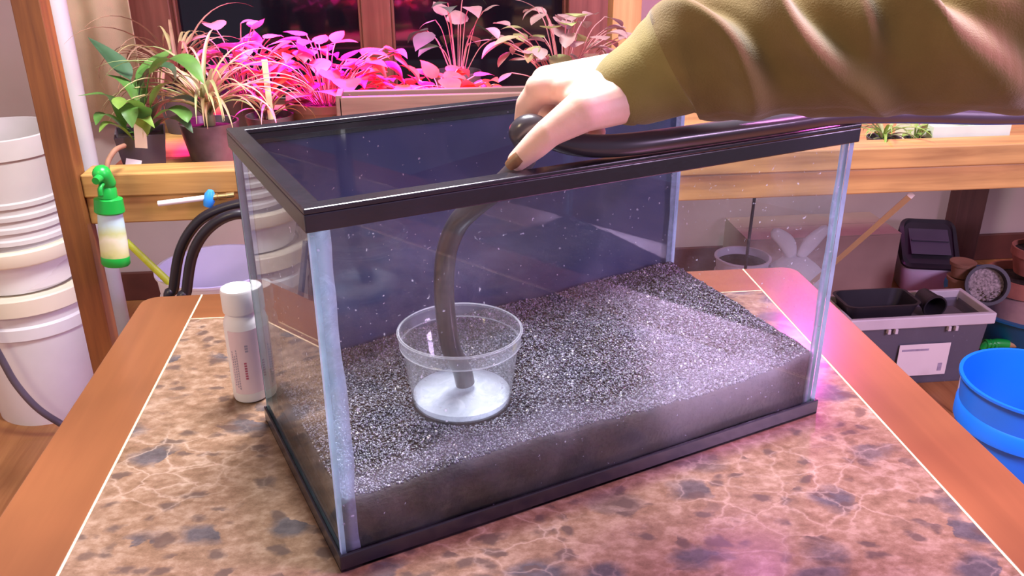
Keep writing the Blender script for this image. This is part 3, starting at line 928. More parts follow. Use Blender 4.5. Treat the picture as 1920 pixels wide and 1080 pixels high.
# white plastic pipe and curtain behind the left post
px0 = at(115, 60, 1.25)
pp = obj('pipe', MB().lathe([(0.018, 0), (0.018, 2.3), (0.0155, 2.3), (0.0155, 0)], 28, closed=True), M_white, None, smooth=True, angle=40, loc=(px0.x, 1.90, 0))
pp.location.x = at(117, 60, 1.90).x
pp.scale = (1.35, 1.35, 1)
tag(pp, 'tall white plastic pipe standing upright behind the stained post', 'pipe')
cx0, cx1 = at(132, 60, 2.2).x, at(250, 60, 2.2).x
cm = MB(); cv = []
nC = 60
for k in range(nC + 1):
    x = cx0 + (cx1 - cx0) * k / nC
    y = 2.205 + 0.010 * math.sin(k / nC * 2 * PI * 1.6)
    for z in (0.62, 1.3, 2.1): cv.append((x, y, z))
cf = [(3 * k + j, 3 * k + 3 + j, 3 * k + 4 + j, 3 * k + 1 + j) for k in range(nC) for j in range(2)]
cu = obj('curtain', cm.add(cv, cf), M_curtain, None, smooth=True)
so = cu.modifiers.new('t', 'SOLIDIFY'); so.thickness = 0.003
tag(cu, 'plain beige curtain hanging beside the dark window', 'curtain')

# ------------------------------------------------------------------ buckets
def bucket(name, label, x, y, rt, rb, h, mat, group=None, z=0.0, lid=None, handle=True, ribs=3, fill=None, rimmat=None, hang=0.0):
    t = thing(name, label, 'bucket', (x, y, z), 0, group)
    th_ = 0.0035
    prof = [(0, 0), (rb, 0)]
    for i in range(1, 9):
        f = i / 8 * 0.72
        prof.append((rb + (rt - rb) * f, h * f))
    z0 = h * 0.72
    for k in range(ribs):
        zz = z0 + h * 0.26 * k / ribs
        r = rb + (rt - rb) * (zz / h)
        st = h * 0.26 / ribs
        prof += [(r, zz), (r + 0.006, zz + 0.002), (r + 0.006, zz + st * 0.35), (r + 0.0015, zz + st * 0.42)]
    prof += [(rt, h * 0.985), (rt + 0.005, h * 0.985), (rt + 0.005, h), (rt - 0.002, h), (rt - th_, h * 0.97), (rb - th_, 0.004), (0, 0.004)]
    b = obj('body', MB().lathe(prof, 56), mat, t, smooth=True, angle=35)
    if lid:
        obj('lid', MB().lathe([(0, h + 0.010), (rt - 0.022, h + 0.010), (rt - 0.018, h + 0.016), (rt + 0.006, h + 0.016), (rt + 0.009, h + 0.012), (rt + 0.009, h - 0.028), (rt + 0.0056, h - 0.028), (rt + 0.0056, h + 0.0015), (0, h + 0.0015)], 56), lid, t, smooth=True, angle=35)
    if handle:
        hpth = [(rt * 1.06 * math.cos(a_), -rt * 1.08 * math.sin(a_) - 0.004, h * 0.86 - hang * math.sin(a_)) for a_ in [PI * k / 20 for k in range(21)]]
        obj('handle', MB().tube(hpth, 0.0022, 8), M_totelid, t, smooth=True)
    if fill:
        fz, fm = fill
        r = rb + (rt - rb) * fz / h - th_ - 0.0006
        obj('contents', MB().lathe([(0, fz), (r, fz - 0.002), (r, fz - 0.012), (0, fz - 0.012)], 40), fm, t)
    return t


BX, BY = -0.93, 1.62
bucket('bucket', 'big white bucket with cream lid standing on the floor beneath the other pails', BX, BY, 0.150, 0.130, 0.345, M_white, 'white pails stacked behind the post', lid=M_cream, ribs=1, handle=False)
zt = 0.3615
t2 = thing('tub', 'wide pale tub with cream rim between the lidded bucket and the ribbed pail', 'tub', (BX, BY, zt))
obj('body', MB().lathe([(0, 0), (0.118, 0), (0.140, 0.085), (0.138, 0.090), (0.116, 0.006), (0, 0.006)], 56), M_white, t2, smooth=True, angle=35)
obj('rim', MB().lathe([(0.139, 0.078), (0.153, 0.079), (0.156, 0.084), (0.156, 0.112), (0.150, 0.117), (0.139, 0.117), (0.137, 0.112), (0.139, 0.092)], 56, closed=True), M_cream, t2, smooth=True, angle=35)
t3 = thing('pail', 'tall dusty white ribbed pail on top of the stack, dark inside', 'pail', (BX + 0.012, BY, zt + 0.0065), 0, 'white pails stacked behind the post')
pz = [(0, 0), (0.1155, 0)]
zz = 0.0
RH = 0.372
for k in range(4):
    z0 = 0.118 + k * 0.030
    pz += [(0.124 - 0.002 + z0 * 0.02, z0), (0.128 + z0 * 0.02, z0 + 0.003), (0.128 + z0 * 0.02, z0 + 0.013), (0.1235 + z0 * 0.02, z0 + 0.017)]
pz += [(0.133, RH - 0.05), (0.138, RH - 0.048), (0.139, RH - 0.002), (0.137, RH), (0.133, RH), (0.131, RH - 0.05), (0.122, 0.05), (0.1135, 0.004), (0, 0.004)]
obj('body', MB().lathe(pz, 64), M_ribbed, t3, smooth=True, angle=35)
obj('contents', MB().lathe([(0, RH - 0.075), (0.127, RH - 0.078), (0.124, RH - 0.10), (0, RH - 0.10)], 48), M_soil, t3)

bc = on(405, 497, 0.365)
bucket('bucket', 'open white bucket on the floor under the shelf with a lime stick leaning in it', bc.x, bc.y, 0.148, 0.128, 0.365, M_white, None, ribs=1, handle=False)
blue = on(1950, 716, 0.355)
bucket('bucket', 'bright blue bucket standing open on the floor beside the table', blue.x, blue.y, 0.140, 0.118, 0.355, M_blue, None, ribs=1, handle=False, fill=(0.22, pm('murky_water', (0.16, 0.17, 0.28), 0.08, 0.1)))

# lime stick leaning in the white bucket
s0, s1 = Vector((bc.x + 0.02, bc.y + 0.03, 0.012)), at(236, 452, bc.y - 0.10)
rimp = at(318, 530, bc.y - 0.11)
dirs = (rimp - s1)
st = obj('stick', MB().tube([s1, rimp, rimp + dirs * 0.9], [0.008, 0.009, 0.009], 12), M_lime, None, smooth=True, angle=40)
tag(st, 'lime green stick leaning out of the open white bucket', 'stick')

# hose lying against the lidded bucket
hps = [at(-60, 560, 1.42), at(0, 668, 1.42), at(30, 720, 1.42), at(70, 765, 1.42), at(115, 795, 1.43), Vector((-0.80, 1.42, 0.012)), Vector((-0.55, 1.40, 0.012))]
hs = obj('floor_hose', MB().tube(spline(hps, 8), 0.0085, 12), pm('grey_tubing', (0.10, 0.085, 0.11), 0.35, 0.2), None, smooth=True, angle=50)
tag(hs, 'grey hose drooping in front of the big lidded white bucket', 'hose')

# ------------------------------------------------------------------ spray bottle hanging at the shelf
sb_top = at(196, 316, SY - 0.055)
sb_bot = at(218, 497, SY - 0.055)
sbl = (sb_top - sb_bot).length
sb = thing('spray_bottle', 'green spray bottle with pale printed label hanging at the shelf beam', 'bottle', sb_bot)
zax = (sb_top - sb_bot).normalized(); yax = Vector((0, 1, 0)); yax = (yax - zax * yax.dot(zax)).normalized(); xax = yax.cross(zax)
SM = Matrix((xax, yax, zax)).transposed().to_4x4()
sb.matrix_world = Matrix.Translation(sb_bot) @ SM
L_ = sbl
bw = 0.0245
obj('base', MB().lathe([(0, 0), (bw * 0.9, 0), (bw * 1.02, 0.004), (bw * 1.02, 0.016), (bw, 0.018), (0, 0.018)], 28, ell=0.7), M_green, sb, smooth=True, angle=40)
obj('body', MB().lathe([(bw, 0.018), (bw * 0.98, 0.05), (bw * 0.9, L_ * 0.48), (bw * 0.86, L_ * 0.56), (0, L_ * 0.56)], 28, ell=0.7, capb=True), M_spray, sb, smooth=True, angle=60)
obj('shoulder', MB().lathe([(bw * 0.95, L_ * 0.555), (bw * 1.06, L_ * 0.57), (bw * 0.98, L_ * 0.70), (bw * 0.72, L_ * 0.715), (0, L_ * 0.715)], 28, ell=0.75, capb=True), M_green, sb, smooth=True, angle=40)
obj('collar', MB().lathe([(0.016, L_ * 0.715), (0.0155, L_ * 0.80), (0.011, L_ * 0.85), (0, L_ * 0.85)], 24, capb=True), M_green, sb, smooth=True, angle=40)
tgm = MB().capsule((0.002, 0, L_ * 0.86), 0.014, (-0.003, -0.008, L_ * 0.96), 0.0155)
obj('trigger_head', tgm, M_green, sb, smooth=True)
obj('nozzle', MB().tube([(-0.003, -0.015, L_ * 0.94), (-0.006, -0.034, L_ * 0.93)], [0.008, 0.0065], 14), M_green, sb, smooth=True, angle=40)
obj('trigger', MB().tube(spline([(0.0, -0.012, L_ * 0.88), (-0.002, -0.026, L_ * 0.85), (-0.002, -0.028, L_ * 0.77)], 5), [0.004] * 11, 8), M_green, sb, smooth=True)
obj('hang_strap', MB().tube(spline([(0.002, 0.004, L_ * 0.98), (0.004, 0.012, L_ * 1.06), (0.012, 0.03, L_ * 1.14), (0.014, 0.075, L_ * 1.12)], 6), 0.0045, 8), M_brown, sb, smooth=True)

# ------------------------------------------------------------------ air valve with white tube on the beam
vy = SY - 0.020
va = thing('tube_valve', 'white tube with blue tap and brass fitting sticking out along the beam', 'valve', at(393, 372, vy))
o_ = va.location
rel = lambda u, v, y=vy: at(u, v, y) - o_
obj('tube', MB().tube([rel(297, 382), rel(385, 371)], 0.0052, 14), M_white, va, smooth=True, angle=40)
obj('tap', MB().tube([rel(390, 386), rel(392, 376), rel(394, 364), rel(395, 357)], [0.0085, 0.0105, 0.0095, 0.005], 14), M_bluek, va, smooth=True, angle=40)
obj('fitting', MB().tube([rel(399, 370), rel(408, 368.5), rel(409, 368.4), rel(424, 367), rel(425, 367), rel(440, 365)], [0.0065, 0.0065, 0.0048, 0.0048, 0.006, 0.006], 14), M_brass, va, smooth=True, angle=30)
# black hose hanging in a loop
y1 = SY - 0.035
lp = [Vector((at(322, 600, y1 + .02).x, y1 + 0.06, 0.012)), at(322, 600, y1), at(326, 540, y1), at(338, 470, y1), at(368, 420, y1), at(410, 394, y1), at(470, 380, y1), at(520, 392, y1 + 0.01), at(505, 404, y1 - 0.012), at(440, 402, y1 - 0.024), at(392, 428, y1 - 0.024), at(362, 475, y1 - 0.022), at(350, 545, y1 - 0.02), at(347, 605, y1 - 0.02), Vector((at(347, 605, y1).x, y1 + 0.05, 0.012))]
bh = obj('coiled_hose', MB().tube(spline(lp, 8), 0.0098, 14), M_hosed, None, smooth=True, angle=50)
tag(bh, 'thick black hose hung in a loop from the shelf beam down to the floor', 'hose')

# ------------------------------------------------------------------ plants
def ribbon(path, widths, fold=0.25, up0=Vector((0, 0, 1)), mi=0, mb=None):
    """a leaf blade along a centre line, creased along its midrib"""
    mb = mb or MB()
    P = [Vector(p) for p in path]; n = len(P)
    vs_ = []
    for i in range(n):
        t = (P[min(i + 1, n - 1)] - P[max(i - 1, 0)]).normalized()
        sd_ = t.cross(up0)
        if sd_.length < 1e-3: sd_ = Vector((1, 0, 0))
        sd_.normalize(); nn_ = sd_.cross(t)
        wd = widths[i]
        vs_ += [P[i] - sd_ * wd + nn_ * wd * fold, P[i] - sd_ * wd * 0.5 + nn_ * wd * fold * 0.35, P[i], P[i] + sd_ * wd * 0.5 + nn_ * wd * fold * 0.35, P[i] + sd_ * wd + nn_ * wd * fold]
    fs = [(i * 5 + k, i * 5 + k + 1, (i + 1) * 5 + k + 1, (i + 1) * 5 + k) for i in range(n - 1) for k in range(4)]
    return mb.add(vs_, fs, mi)


def arch(base, az, elev, length, droop, n=12):
    """path leaving base at an elevation and bending over under its own weight"""
    p = Vector(base); out = [p.copy()]
    e_ = elev
    for i in range(n):
        st_ = length / n
        d = Vector((math.cos(az) * math.cos(e_), math.sin(az) * math.cos(e_), math.sin(e_)))
        p = p + d * st_
        e_ -= droop / n * (0.4 + 1.2 * i / n)
        out.append(p.copy())
    return out


def lance(n, wmax, peak=0.45):
    return [max(0.0004, wmax * (math.sin(PI * min(1, (i / n) ** (math.log(0.5) / math.log(peak)))) ** 0.85)) for i in range(n + 1)]


def pot(parent, rt, rb, h, mat, square=False, soil=True, rim=0.0):
    n = 4 if square else 36
    if square:
        prof = [(rb * 1.41, 0), (rt * 1.41, h), (rt * 1.41 - 0.004, h), (rb * 1.41 - 0.004, 0.004)]
        M_ = Matrix.Rotation(PI / 4 + 0.25, 4, 'Z')
        mb = MB().lathe(prof, 4, M=M_, capb=True, capt=True)
        o = obj('pot', mb, mat, parent, bevel=0.004)
        if soil: obj('soil', MB().lathe([(0, h - 0.012), (rt * 1.41 - 0.006, h - 0.012)], 4, M=M_), M_soil, parent)
    else:
        prof = [(0, 0), (rb, 0), (rt - 0.002, h * 0.80)]
        if rim: prof += [(rt + rim, h * 0.81), (rt + rim, h)]
        prof += [(rt, h), (rt - 0.004, h), (rb - 0.004, 0.005), (0, 0.005)]
        o = obj('pot', MB().lathe(prof, n), mat, parent, smooth=True, angle=35)
        if soil: obj('soil', MB().lathe([(0, h - 0.006), (rt - 0.006, h - 0.014)], n), M_soil, parent)
    return o


def leafobj(parent, path, widths, mat, fold=0.25, stem=None, smat=None):
    mb = MB()
    mats = [mat]
    if stem:
        mb.tube(stem, 0.0013, 5, mi=1, cap=False); mats.append(smat or mat)
    ribbon(path, widths, fold, mb=mb)
    return obj('leaf', mb, mats, parent, smooth=True)


def loc_on_deck(u, v, Y):
    p = at(u, v, Y)
    return Vector((p.x, Y, DECK))


# --- broad-leaved plant, grey square pot
Y1 = 1.19
pA = thing('potted_plant', 'broad green leafed plant in a grey square pot with a white tag', 'plant', loc_on_deck(272, 300, Y1))
oA = pA.location
pot(pA, 0.046, 0.036, 0.075, M_potgrey, True)


def pxleaf(parent, pix, y0, y1_, wmax, mat, o, peak=0.45, fold=0.22, n=12, stemfrom=None):
    """blade through pixels, running from depth y0 to depth y1"""
    K = len(pix)
    pts = [at(u, v, y0 + (y1_ - y0) * i / (K - 1)) - o for i, (u, v) in enumerate(pix)]
    path = spline(pts, max(2, n // (K - 1)))
    stem = None
    if stemfrom is not None:
        stem = spline([stemfrom, (Vector(stemfrom) + path[0]) / 2 + Vector((0, 0, 0.004)), path[0]], 4)
    return leafobj(parent, path, lance(len(path) - 1, wmax, peak), mat, fold, stem, mat)


stA = Vector((0, 0, 0.066))
for pix, ya, yb, wd, mt in (
        ([(245, 150), (215, 115), (165, 70)], 1.20, 1.24, 0.017, M_leafd),
        ([(255, 150), (290, 120), (322, 92)], 1.22, 1.30, 0.017, M_leaf),
        ([(280, 140), (315, 112), (350, 118), (383, 158)], 1.17, 1.10, 0.020, M_leaf),
        ([(262, 165), (285, 130), (318, 128), (330, 150)], 1.20, 1.2, 0.020, M_leafd),
        ([(235, 240), (222, 200), (195, 178), (146, 180)], 1.16, 1.10, 0.012, M_leaf),
        ([(268, 225), (250, 195), (228, 190), (222, 205)], 1.13, 1.08, 0.017, M_leafl),
        ([(270, 235), (262, 205), (245, 205), (248, 240)], 1.12, 1.08, 0.017, M_leaf),
        ([(278, 240), (300, 200), (340, 185), (375, 195)], 1.17, 1.12, 0.016, M_leafd),
        ([(282, 200), (292, 175), (305, 160), (318, 155)], 1.16, 1.13, 0.009, M_leafl),
        ([(240, 250), (215, 225), (190, 215), (180, 235)], 1.15, 1.10, 0.013, M_leaf),
        ([(250, 262), (225, 240), (200, 232), (186, 248)], 1.14, 1.10, 0.011, M_leafl),
        ([(276, 255), (268, 230), (272, 222), (290, 240)], 1.12, 1.10, 0.012, M_leafl),
        ([(270, 200), (262, 170), (268, 140), (280, 120)], 1.21, 1.24, 0.013, M_leaf),
        ([(265, 215), (245, 170), (225, 150), (200, 140)], 1.18, 1.20, 0.010, M_leaf),
        ([(280, 250), (310, 225), (340, 225), (362, 250)], 1.16, 1.10, 0.012, M_leafd),
        ([(285, 225), (320, 205), (345, 215), (352, 230)], 1.14, 1.10, 0.014, M_leaf)):
    pxleaf(pA, pix, ya, yb, wd * 1.35, mt, oA, stemfrom=stA + Vector((random.uniform(-.012, .012), random.uniform(-.012, .012), 0)))
tgp = at(252, 310, 1.12) - oA
obj('plant_tag', MB().box(-0.016, 0.012, -0.0006, 0.0006, -0.009, 0.011, M=Matrix.Translation(tgp) @ Matrix.Rotation(0.2, 4, 'Y') @ Matrix.Rotation(-0.4, 4, 'X')), M_tagw, pA)
obj('plant_tag', MB().box(-0.010, 0.012, -0.0006, 0.0006, -0.03, 0.022, M=Matrix.Translation(at(262, 248, 1.12) - oA) @ Matrix.Rotation(0.1, 4, 'Y')), M_cream, pA)

# --- spider plants
def spider(label, u, v, Y, potmat, prt, ph, n, L0, L1, mats, wd=0.0042, azc=None, potshape='round', elev=(0.7, 1.45), z=DECK, droop=(1.6, 3.0), crown=0.0, group=None):
    p = at(u, v, Y)
    t = thing('spider_plant', label, 'plant', (p.x, Y, z), 0, group)
    if potshape == 'bag':
        prof = [(0, 0), (prt * 0.85, 0), (prt * 1.05, ph * 0.3), (prt * 0.95, ph * 0.7), (prt * 1.02, ph), (prt * 0.95, ph), (prt * 0.9, ph * 0.9)]
        b = MB().lathe(prof, 30)
        b.v = [(x * (1 + 0.12 * noise.noise(Vector((x * 40, y * 40, zz * 40)))), y * (1 + 0.12 * noise.noise(Vector((x * 40 + 7, y * 40, zz * 40)))), zz + (0.006 * noise.noise(Vector((x * 60, y * 60, 2))) if zz > 0.01 else 0)) for x, y, zz in b.v]
        obj('grow_bag', b, potmat, t, smooth=True)
        obj('soil', MB().lathe([(0, ph * 0.9), (prt * 0.9, ph * 0.86)], 30), M_soil, t)
    else:
        pot(t, prt, prt * 0.75, ph, potmat)
    for k in range(n):
        az = random.uniform(0, 2 * PI) if azc is None else azc + random.gauss(0, 0.9)
        pa = arch((random.uniform(-.008, .008), random.uniform(-.008, .008), ph * 0.9 + crown), az, random.uniform(*elev), random.uniform(L0, L1), random.uniform(*droop), 14)
        leafobj(t, pa, [wd * (0.55 + 0.45 * min(1, i / 4)) * max(0.06, 1 - (i / 14) ** 2.5) for i in range(15)], random.choice(mats), 0.5)
    return t


sp1 = spider('straw coloured spider plant with arching blades in a crumpled grey bag', 398, 270, 1.24, M_bag, 0.058, 0.078, 58, 0.13, 0.27, [M_blade, M_blade, M_bladeg], wd=0.0050, crown=0.02)
obj('crown', MB().tube([(0, 0, 0.06), (0.002, 0, 0.085), (0.0, 0, 0.11)], [0.012, 0.011, 0.006], 12), M_bladeg, sp1, smooth=True)
spider('dry brown spider plant behind the broad leafed plant', 345, 200, 1.50, M_potgrey, 0.055, 0.10, 46, 0.18, 0.32, [M_bladed, M_bladed, M_blade], wd=0.0048, elev=(1.0, 1.5), droop=(2.0, 3.8))
spider('small pink tinged spider plant with a yellow stake behind the tank corner', 508, 240, 1.32, M_potgrey, 0.05, 0.07, 22, 0.08, 0.17, [M_blade, M_stem], wd=0.0045)
stk = at(508, 200, 1.30)
so_ = obj('plant_stake', MB().box(-0.006, 0.006, -0.002, 0.002, 0, 0.145), pm('pale_yellow_stake', (0.72, 0.70, 0.36), 0.5), None, loc=(stk.x, 1.285, DECK + 0.056 - 0.012), bevel=0.001)
tag(so_, 'flat pale yellow plant stake in the small pink tinged spider plant', 'stake')


# --- leafy pots: leaves on thin stalks
def leafy(label, u, v, Y, potargs, n, rx, ry, h0, h1, lw, mats, smat, z=DECK, name='potted_plant', shape='heart', group=None, tilt=(0.1, 0.9)):
    p = at(u, v, Y)
    t = thing(name, label, 'plant', (p.x, Y, z), 0, group)
    pot(t, *potargs)
    ph = potargs[2]; rt = potargs[0]
    for k in range(n):
        a = 2 * PI * (k * 0.618 % 1) + random.uniform(-.2, .2)
        q = math.sqrt((k + 0.5) / n)
        x, y = rx * q * math.cos(a), ry * q * math.sin(a)
        hh = ph + random.uniform(h0, h1) * (1.0 - 0.35 * q * q)
        root = Vector((x * 0.35 * min(1, rt / rx), y * 0.35 * min(1, rt / ry), ph - 0.012))
        top = Vector((x, y, hh))
        stem = spline([root, root.lerp(top, 0.55) + Vector((0, 0, (hh - ph) * 0.22)), top], 5)
        L = lw * random.uniform(0.75, 1.3)
        el_ = random.uniform(*tilt) * random.choice((1, 0.4, -0.6))
        pa = arch(top, a + random.uniform(-.7, .7), el_, L, random.uniform(0.3, 1.5), 7)
        if shape == 'heart':
            wd = [L * f for f in (0.16, 0.40, 0.46, 0.43, 0.34, 0.23, 0.11, 0.005)]
        else:
            wd = [L * f for f in (0.05, 0.26, 0.38, 0.43, 0.42, 0.36, 0.22, 0.03)]
        leafobj(t, pa, wd, random.choice(mats), random.uniform(-0.15, 0.35), stem, smat)
    return t


leafy('pink arrow leafed plant in a wide taupe pot beneath the dark window', 615, 190, 1.40, (0.088, 0.066, 0.085, M_potbrown, False, True, 0.004), 80, 0.155, 0.11, 0.02, 0.150, 0.055, [M_pink, M_pink, M_coral], M_stem)
leafy('pink leafed plant in a small grey pot behind the straw coloured spider plant', 460, 190, 1.52, (0.06, 0.045, 0.085, M_potgrey), 46, 0.11, 0.08, 0.03, 0.15, 0.052, [M_pink, M_stem, M_mauve], M_stem)
leafy('low coral leafed plant growing in the wooden tray', 830, 190, 1.40, (0.07, 0.055, 0.070, M_potgrey), 46, 0.135, 0.07, 0.025, 0.075, 0.044, [M_coral, M_coral, M_pink], M_stem, tilt=(0.2, 1.1))
leafy('mauve round leafed plant beside the pine upright', 1055, 190, 1.50, (0.07, 0.055, 0.085, M_potgrey), 60, 0.155, 0.08, 0.05, 0.185, 0.050, [M_mauve, M_mauve, M_bladeg], M_stem, shape='round')
leafy('tall dusky leafed plant against the window glass', 860, 190, 1.70, (0.06, 0.05, 0.085, M_potgrey), 16, 0.10, 0.05, 0.08, 0.19, 0.055, [M_leafd, M_mauve], M_stem)
# blades arching over the tray
spider('thin stemmed spider plant with long pale arching blades behind the tray', 900, 190, 1.30, M_potgrey, 0.045, 0.060, 10, 0.16, 0.26, [M_blade, M_stem], wd=0.003, elev=(0.5, 1.0))

# wooden tray in front of the coral plant
tx0, tx1 = at(636, 190, 1.20).x, at(1010, 190, 1.20).x
ty = thing('wooden_tray', 'shallow pale wooden tray on the shelf in front of the coral plant', 'tray', ((tx0 + tx1) / 2, 1.20, DECK))
hw = (tx1 - tx0) / 2
tzh = at(800, 180, 1.18).z - DECK
obj('front_board', MB().box(-hw, hw, -0.012, 0.0, 0, tzh), M_taupe, ty, bevel=0.002)
obj('back_board', MB().box(-hw, hw, 0.048, 0.06, 0, tzh), M_taupe, ty, bevel=0.002)
for s_ in (-1, 1): obj('end_board', MB().box(s_ * hw - 0.006, s_ * hw + 0.006, -0.012, 0.06, 0, tzh + 0.004), M_taupe, ty, bevel=0.002)
obj('bottom_board', MB().box(-hw + 0.006, hw - 0.006, 0.0, 0.048, 0, 0.006), M_taupe, ty)

# plants at the right end of the shelf
spider('pale green spider plant trailing over the beam at the sleeve end of the shelf', 1655, 270, 1.13, M_potgrey, 0.035, 0.030, 26, 0.05, 0.12, [M_bladeg, M_bladeg, M_leafl], wd=0.004, elev=(0.2, 1.2), droop=(1.8, 3.2), z=DECK)
gt_ = at(1715, 262, 1.14)
leafy('tiny bright green plant in a black pot on the shelf by the pale tray', 1715, 262, 1.135, (0.022, 0.017, 0.025, M_black), 9, 0.018, 0.014, 0.012, 0.035, 0.020, [M_leafl], M_leafl)
t0, t1 = at(1735, 262, 1.14).x, at(1870, 262, 1.14).x
tr2 = thing('seed_tray', 'pale green plastic seed tray lying on the beam end of the shelf', 'tray', ((t0 + t1) / 2, 1.16, DECK))
hw = (t1 - t0) / 2
M_tray = pm('pale_green_plastic', (0.55, 0.62, 0.48), 0.5, 0.08)
obj('floor_plate', MB().box(-hw, hw, -0.045, 0.09, 0, 0.004), M_tray, tr2)
for a in ((-hw, hw, -0.049, -0.045), (-hw, hw, 0.09, 0.094), (-hw - 0.004, -hw, -0.049, 0.094), (hw, hw + 0.004, -0.049, 0.094)):
    obj('side_wall', MB().box(*a, 0, 0.052), M_tray, tr2)

# ------------------------------------------------------------------ things on the floor at the right
# clear storage tote
q0, q1 = at(1596, 600, 1.42), at(1856, 600, 1.42)
tw_ = (q1.x - q0.x)
to = thing('storage_box', 'translucent grey storage box with pale rim and white paper label on the floor', 'box', ((q0.x + q1.x) / 2, 1.42, 0))
hw, hd, TH_ = tw_ / 2, 0.15, 0.212
wl_ = 0.003
tp = 0.012


def frust(x0, x1, y0, y1, z0, z1, t_):
    v_ = [(x0 + t_, y0 + t_, z0), (x1 - t_, y0 + t_, z0), (x1 - t_, y1 - t_, z0), (x0 + t_, y1 - t_, z0), (x0, y0, z1), (x1, y0, z1), (x1, y1, z1), (x0, y1, z1)]
    return v_


vo = frust(-hw, hw, 0, hd, 0, TH_, tp); vi = frust(-hw + wl_, hw - wl_, wl_, hd - wl_, 0.003, TH_, tp)
bxm = MB().add(vo + vi, [(3, 2, 1, 0), (0, 1, 5, 4), (1, 2, 6, 5), (2, 3, 7, 6), (3, 0, 4, 7), (8, 9, 10, 11), (9, 8, 12, 13), (10, 9, 13, 14), (11, 10, 14, 15), (8, 11, 15, 12), (4, 5, 13, 12), (5, 6, 14, 13), (6, 7, 15, 14), (7, 4, 12, 15)])
obj('body', bxm, M_tote, to, bevel=0.002)
rg = ring(-hw - 0.010, hw + 0.010, -0.010, hd + 0.010, 0.014, TH_ - 0.028, TH_ + 0.004)
obj('rim', rg, M_totelid, to, bevel=0.003)
for x in (-0.08, 0.09):
    obj('clip', MB().box(x - 0.014, x - 0.006, -0.012, -0.001, TH_ - 0.042, TH_ - 0.028).box(x + 0.006, x + 0.014, -0.012, -0.001, TH_ - 0.042, TH_ - 0.028), M_totelid, to, bevel=0.001)
lx0, lx1 = at(1683, 670, 1.42).x - to.location.x, at(1777, 670, 1.42).x - to.location.x
lz0, lz1 = at(1730, 703, 1.42).z, at(1730, 645, 1.42).z
lbl = obj('paper_label', MB().box(lx0, lx1, 0.0005, 0.0022, lz0, lz1, M=Matrix.Translation((0, -0.002, 0))), M_paper, to, bevel=0.0005)
lk = MB()
lk.box(lx0 + 0.008, lx0 + 0.085, -0.0020, -0.0014, lz1 - 0.020, lz1 - 0.014)
lk.box(lx1 - 0.026, lx1 - 0.014, -0.0020, -0.0014, lz0 + 0.012, lz0 + 0.036)
obj('print', lk, M_ink, lbl)
# what the box holds shows faintly: a pile of folded cloth
obj('contents', MB().box(-hw + 0.022, hw - 0.022, 0.022, hd - 0.022, 0.004, 0.185), M_potgrey, to, bevel=0.02, seg=4)

# black trays on the box
b1 = at(1620, 560, 1.52)
ZB = 0.186
bt1 = thing('nursery_tray', 'black plastic plant tray with rounded corners lying in the storage box', 'tray', (at(1622, 560, 1.55).x, 1.495, ZB))
rr_ = []
for cx_, cy_, a0 in ((0.07, 0.05, 0), (-0.07, 0.05, PI / 2), (-0.07, -0.05, PI), (0.07, -0.05, 1.5 * PI)):
    rr_ += [(cx_ + 0.03 * math.cos(a0 + PI / 2 * k / 5), cy_ + 0.03 * math.sin(a0 + PI / 2 * k / 5)) for k in range(6)]
n_ = len(rr_)
ringv = [(x * s_, y * s_ * 0.68, z) for z, s_ in ((0, 0.85), (0.05, 1.0), (0.052, 1.06), (0.054, 1.06), (0.054, 0.98), (0.004, 0.82)) for x, y in rr_]
rf = [(i * n_ + k, i * n_ + (k + 1) % n_, (i + 1) * n_ + (k + 1) % n_, (i + 1) * n_ + k) for i in range(5) for k in range(n_)]
rf += [tuple(reversed(range(n_))), tuple(5 * n_ + k for k in range(n_))]
obj('tray_body', MB().add(ringv, rf), M_black, bt1, smooth=True, angle=40)
bt2 = thing('nursery_pot', 'black plastic pot lying on its side in the storage box beside the tray', 'pot', (at(1622, 560, 1.55).x + 0.155, 1.49, ZB + 0.0335))
PM = Matrix.Rotation(PI / 2 + 0.08, 4, 'X')
obj('pot_body', MB().lathe([(0, -0.04), (0.022, -0.04), (0.030, 0.02), (0.033, 0.02), (0.033, 0.028), (0.029, 0.028), (0.021, -0.036), (0, -0.036)], 32, M=PM), M_black, bt2, smooth=True, angle=35)

# bin with flip lid
bp2 = at(1733, 520, 2.06)
bn_ = thing('bin', 'pale grey bin with a tilted black flip lid on the floor behind the storage box', 'bin', (bp2.x, 2.07, 0), -0.25)
BK = 0.92
sq = []
for cx_, cy_, a0 in ((0.065, 0.05, 0), (-0.065, 0.05, PI / 2), (-0.065, -0.05, PI), (0.065, -0.05, 1.5 * PI)):
    sq += [(cx_ + 0.035 * math.cos(a0 + PI / 2 * k / 6), cy_ + 0.035 * math.sin(a0 + PI / 2 * k / 6)) for k in range(7)]
n_ = len(sq)
BHH = 0.118


def loft(rows):
    v_ = [(x * s_ * BK, y * s_ * 0.85, z + tl * y) for z, s_, tl in rows for x, y in sq]
    f_ = [(i * n_ + k, i * n_ + (k + 1) % n_, (i + 1) * n_ + (k + 1) % n_, (i + 1) * n_ + k) for i in range(len(rows) - 1) for k in range(n_)]
    f_ += [tuple(reversed(range(n_))), tuple((len(rows) - 1) * n_ + k for k in range(n_))]
    return MB().add(v_, f_)


